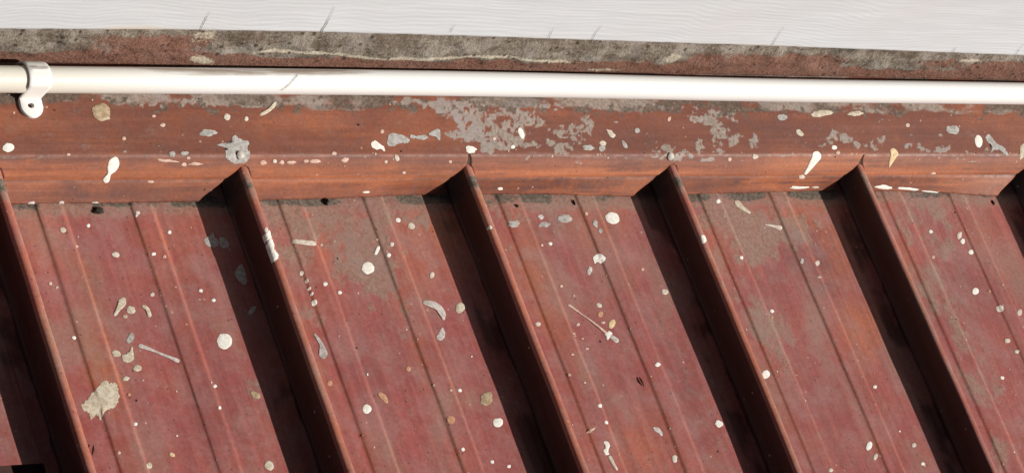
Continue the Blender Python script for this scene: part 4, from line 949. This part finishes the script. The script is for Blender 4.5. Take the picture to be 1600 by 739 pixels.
def build_fillet():
    xs = np.r_[np.linspace(-.8, -.06, 12)[:-1], np.arange(-.06, 1.10, .0015), np.linspace(1.10, 1.6, 10)]
    vs = np.linspace(0, 1, 34); X, T = np.meshgrid(xs, vs, indexing='ij')
    zb = .0398+.0008*(fbm(X*60, X*0, 7)-.5); zt = board_z(X)+.004; Z = zb+(zt-zb)*T
    lump = (fbm(X*55, Z*80, 21, 5)-.5)*.0050+(fbm(X*12, Z*20, 22, 3)-.5)*.0030
    prof = .0034+.0012*np.sin(np.clip(T, 0, 1)*math.pi)-.001*T
    lump = lump*sstep(T, .12, .30)+(fbm(X*140, Z*140, 23)-.5)*.0007
    Y = wall_y(Z)-prof-np.clip(lump, -.0022, .004)
    Y = np.where(T < .001, wall_y(Z)-.0006, Y)
    n1 = fbm(X*7, Z*0, 24, 3)
    x = np.interp(np.interp(X, [.0467, .2458, .4674, .716, .9956], [0, 400, 800, 1200, 1600]), [0, 800, 1600], [-.014, .376, .861])
    # red paint clings in patches and along the foot of the strip
    red = .42*np.exp(-((x-.09)/.075)**2)*1.7*sstep(1-T, .12, .5)+1.0*sstep(.24-T+.14*(fbm(X*40, Z*20, 26)-.5), -.06, .06)
    red += .8*np.exp(-((x-.545)/.05)**2)*(1-T)+.75*np.exp(-((x-.625)/.05)**2)*sstep(.55-T, -.1, .2)+.9*np.exp(-((x-.83)/.06)**2)*sstep(.6-T, -.1, .2)
    cream = .85*np.exp(-((T-.30-.05*np.sin(x*40))/.05)**2)*sstep(x, .15, .18)*(1-sstep(x, .40, .48))+.9*np.exp(-((x-.135)/.016)**2)*np.exp(-((T-.14-(x-.135)*-4)/.10)**2)
    cream += .9*np.exp(-((x-.512)/.010)**2)*np.exp(-((T-.42)/.16)**2)+.8*np.exp(-((x-.455)/.03)**2)*np.exp(-((T-.10)/.05)**2)+.8*np.exp(-((x-.79)/.022)**2)*np.exp(-((T-.55)/.07)**2)
    cream += .7*np.exp(-((x-.125)/.018)**2)*np.exp(-((T-.62)/.25)**2)
    red += .34*sstep(fbm(X*10, Z*30, 29), .40, .62)*sstep(x, .3, .45)
    dark = .85*np.exp(-((T-1+.12)/.10)**2)+.45*sstep(n1, .5, .7)*T+.5*np.exp(-((x-.32)/.012)**2)+.5*np.exp(-((x-.66)/.03)**2)*T+.35*np.exp(-((x+.0)/.05)**2)*T
    A = np.stack([np.clip(red, 0, 1), np.clip(cream, 0, 1), np.clip(dark, 0, 1), np.ones_like(X)], -1).reshape(-1, 4)
    ob = mesh_obj('mortar_strip', np.stack([X, Y, Z], -1).reshape(-1, 3), grid_faces(len(xs), len(vs)), M_MORT, (.45, wall_y(.06), .04), attr=A)
    s = ob.modifiers.new('thickness', 'SOLIDIFY'); s.thickness = .002; s.offset = -1 if ob.data.polygons[5].normal.y < 0 else 1
    return tag(ob, 'crumbling grey mortar strip with flaking red paint under the white board', 'mortar')
build_fillet()

# ---- white board
kw = NB('white_woodgrain_board'); cw = kw.co
wv = kw.n('ShaderNodeTexWave', wave_type='BANDS', bands_direction='Z'); 
wn = kw.noise(1, 3, .5, kw.scale((5, 4, 7))); wc = kw.n('ShaderNodeCombineXYZ'); kw.l(kw.math('MULTIPLY', wn, .055), wc.inputs[2]); wa = kw.n('ShaderNodeVectorMath', operation='ADD'); kw.l(kw.scale((.05, 1, 1)), wa.inputs[0]); kw.l(wc.outputs[0], wa.inputs[1]); kw.l(wa.outputs[0], wv.inputs['Vector'])
wv.inputs['Scale'].default_value = 85; wv.inputs['Distortion'].default_value = 2.5; wv.inputs['Detail'].default_value = 3; wv.inputs['Detail Scale'].default_value = 1.6; wv.inputs['Detail Roughness'].default_value = .6
g1 = kw.noise(1, 5, .6, kw.scale((14, 330, 330))); g2 = kw.noise(9, 5, .6); g3 = kw.noise(1, 4, .6, kw.scale((60, 30, 30))); WR, WG = kw.attr()[:2]
cw = kw.mix(kw.ramp(wv.outputs['Fac'], .1, .6), (.64, .675, .70), (.68, .715, .745))
cw = kw.mix(kw.ramp(g1, .35, .7), kw.mix(1.0, cw, (.90, .90, .91), 'MULTIPLY'), cw)
cw = kw.mix(kw.ramp(g2, .4, .75, 0, .4), cw, (.62, .61, .61))
cw = kw.mix(kw.ramp(kw.math('ADD', WR, kw.math('MULTIPLY', kw.math('SUBTRACT', g3, .5), .7)), .35, .95, 0, .65), cw, (.66, .585, .46))
cw = kw.mix(WG, cw, (.20, .18, .14))
kw.bump(kw.math('ADD', kw.math('MULTIPLY', wv.outputs['Fac'], .3), kw.math('MULTIPLY', g1, .8)), .30, .0005); M_BOARD = kw.done(cw, .62, .3)
def build_board():
    xs = np.r_[np.linspace(-.9, -.06, 8)[:-1], np.arange(-.06, 1.10, .003), np.linspace(1.10, 1.6, 8)]
    hs = np.r_[0, .0006, np.arange(.002, .03, .0025), np.linspace(.03, .085, 12)]
    X, H = np.meshgrid(xs, hs, indexing='ij'); Z = board_z(X)+H+(H < .001)*(fbm(X*120, X*0, 41)-.5)*.0010
    Y = wall_y(Z)-.0115-(fbm(X*3, Z*3, 43, 2)-.5)*.001
    Y = np.where(H == 0, Y+.0005, Y)
    stain = np.exp(-(H/.0045)**1.2)*(.45+.9*np.exp(-((X-.125)/.03)**2)+.4*np.exp(-((X-.675)/.05)**2))
    edge = np.exp(-(H/.0006)**2)*.8
    A = np.stack([np.clip(stain, 0, 1), np.clip(edge, 0, 1), 0*X, 0*X+1], -1).reshape(-1, 4)
    ob = mesh_obj('wall_board', np.stack([X, Y, Z], -1).reshape(-1, 3), grid_faces(len(xs), len(hs)), M_BOARD, (.45, wall_y(.085), .085), attr=A)
    s = ob.modifiers.new('thickness', 'SOLIDIFY'); s.thickness = .0105; s.offset = -1 if ob.data.polygons[5].normal.y < 0 else 1
    return tag(ob, 'white painted wood grain wall board with hairline cracks along its lower edge', 'wall board')
board = build_board()
kk = NB('crack_dirt'); M_CRACK = kk.done((.16, .14, .12, 1), .9)
def crack(pa, pb, w):
    n = 10; V = []; dx = rng.uniform(-.0006, .0006)
    for i in range(n):
        t = i/(n-1); x = pa[0]+(pb[0]-pa[0])*t+rng.uniform(-.00035, .00035)+dx*math.sin(3.1*t); z = pa[1]+(pb[1]-pa[1])*t
        ww = w*(.25+.75*t)*rng.uniform(.5, 1.15)
        for q in (-1, 1): V.append((x+q*ww, wall_y(z)-.0115-.00055, z))
    ob = mesh_obj('crack', V, grid_faces(n, 2), M_CRACK, tuple(board['_o']), board, smooth=False)
for a, b, w in [((.1736, .1065), (.1751, .0878), .0004), ((.2690, .1154), (.2718, .0889), .00042), ((.3793, .1006), (.3795, .0924), .0003), ((.4666, .100), (.4691, .0882), .0003),
                ((.5082, .105), (.5096, .0874), .00036), ((.6808, .1093), (.6844, .0862), .00032), ((.8759, .0912), (.8766, .0835), .0003), ((.9470, .0964), (.9488, .0822), .0003)]:
    crack(a, b, w)

# ---- what the sheets lie on, added sky blockers, and the ground far below
kt = NB('dark_stained_timber'); M_TIM = kt.done(kt.mix(kt.ramp(kt.noise(1, 5, .6, kt.scale((4, 90, 90))), .3, .7), (.05, .022, .018), (.09, .04, .03)), .85)
def box(name, a, b, mat, label, cat, kind=None):
    V = [(x, y, z) for x in (a[0], b[0]) for y in (a[1], b[1]) for z in (a[2], b[2])]
    F = [(0, 1, 3, 2), (4, 6, 7, 5), (0, 4, 5, 1), (2, 3, 7, 6), (0, 2, 6, 4), (1, 5, 7, 3)]
    ob = mesh_obj(name, V, F, mat, ((a[0]+b[0])/2, (a[1]+b[1])/2, a[2]), smooth=False)
    m = ob.modifiers.new('bevel', 'BEVEL'); m.width = .002; m.segments = 2
    return tag(ob, label, cat, kind=kind)
box('roof_batten', (-.9, -.30, -.045), (1.5, -.165, -.004), M_TIM, 'dark timber batten showing below the short sheet at the lower left corner', 'batten')
kd = NB('dark_sky_blocker'); M_DK = kd.done((.035, .032, .03, 1), .35)  # dark finish of the two added sky blockers
box('sky_block_panel', (-.9, wall_y(.175)-.004, .176), (1.6, wall_y(.175)+.05, 1.9), M_DK, 'unseen dark slab added above the white board to block sky light', 'sky blocker')  # out of view, added to cut sky light and deepen the shadows
box('sky_block_canopy', (-3.2, -2.3, 1.95), (2.35, wall_y(1.95)-.01, 2.05), M_DK, 'unseen dark slab added high above the roof to block sky light', 'overhead sky blocker')  # added overhead, unseen, to keep sky light off the roof
kg = NB('dry_ground'); M_G = kg.done(kg.mix(kg.ramp(kg.noise(3, 6), .3, .7), (.06, .05, .035), (.12, .10, .07)), .95)
g = bpy.data.meshes.new('ground'); g.from_pydata([(-60, -60, 0), (60, -60, 0), (60, 60, 0), (-60, 60, 0)], [], [(0, 1, 2, 3)]); g.materials.append(M_G)
go = bpy.data.objects.new('ground', g); COL.objects.link(go); go['kind'] = 'structure'
for o_ in bpy.data.objects:
    if '_o' in o_.keys(): del o_['_o']
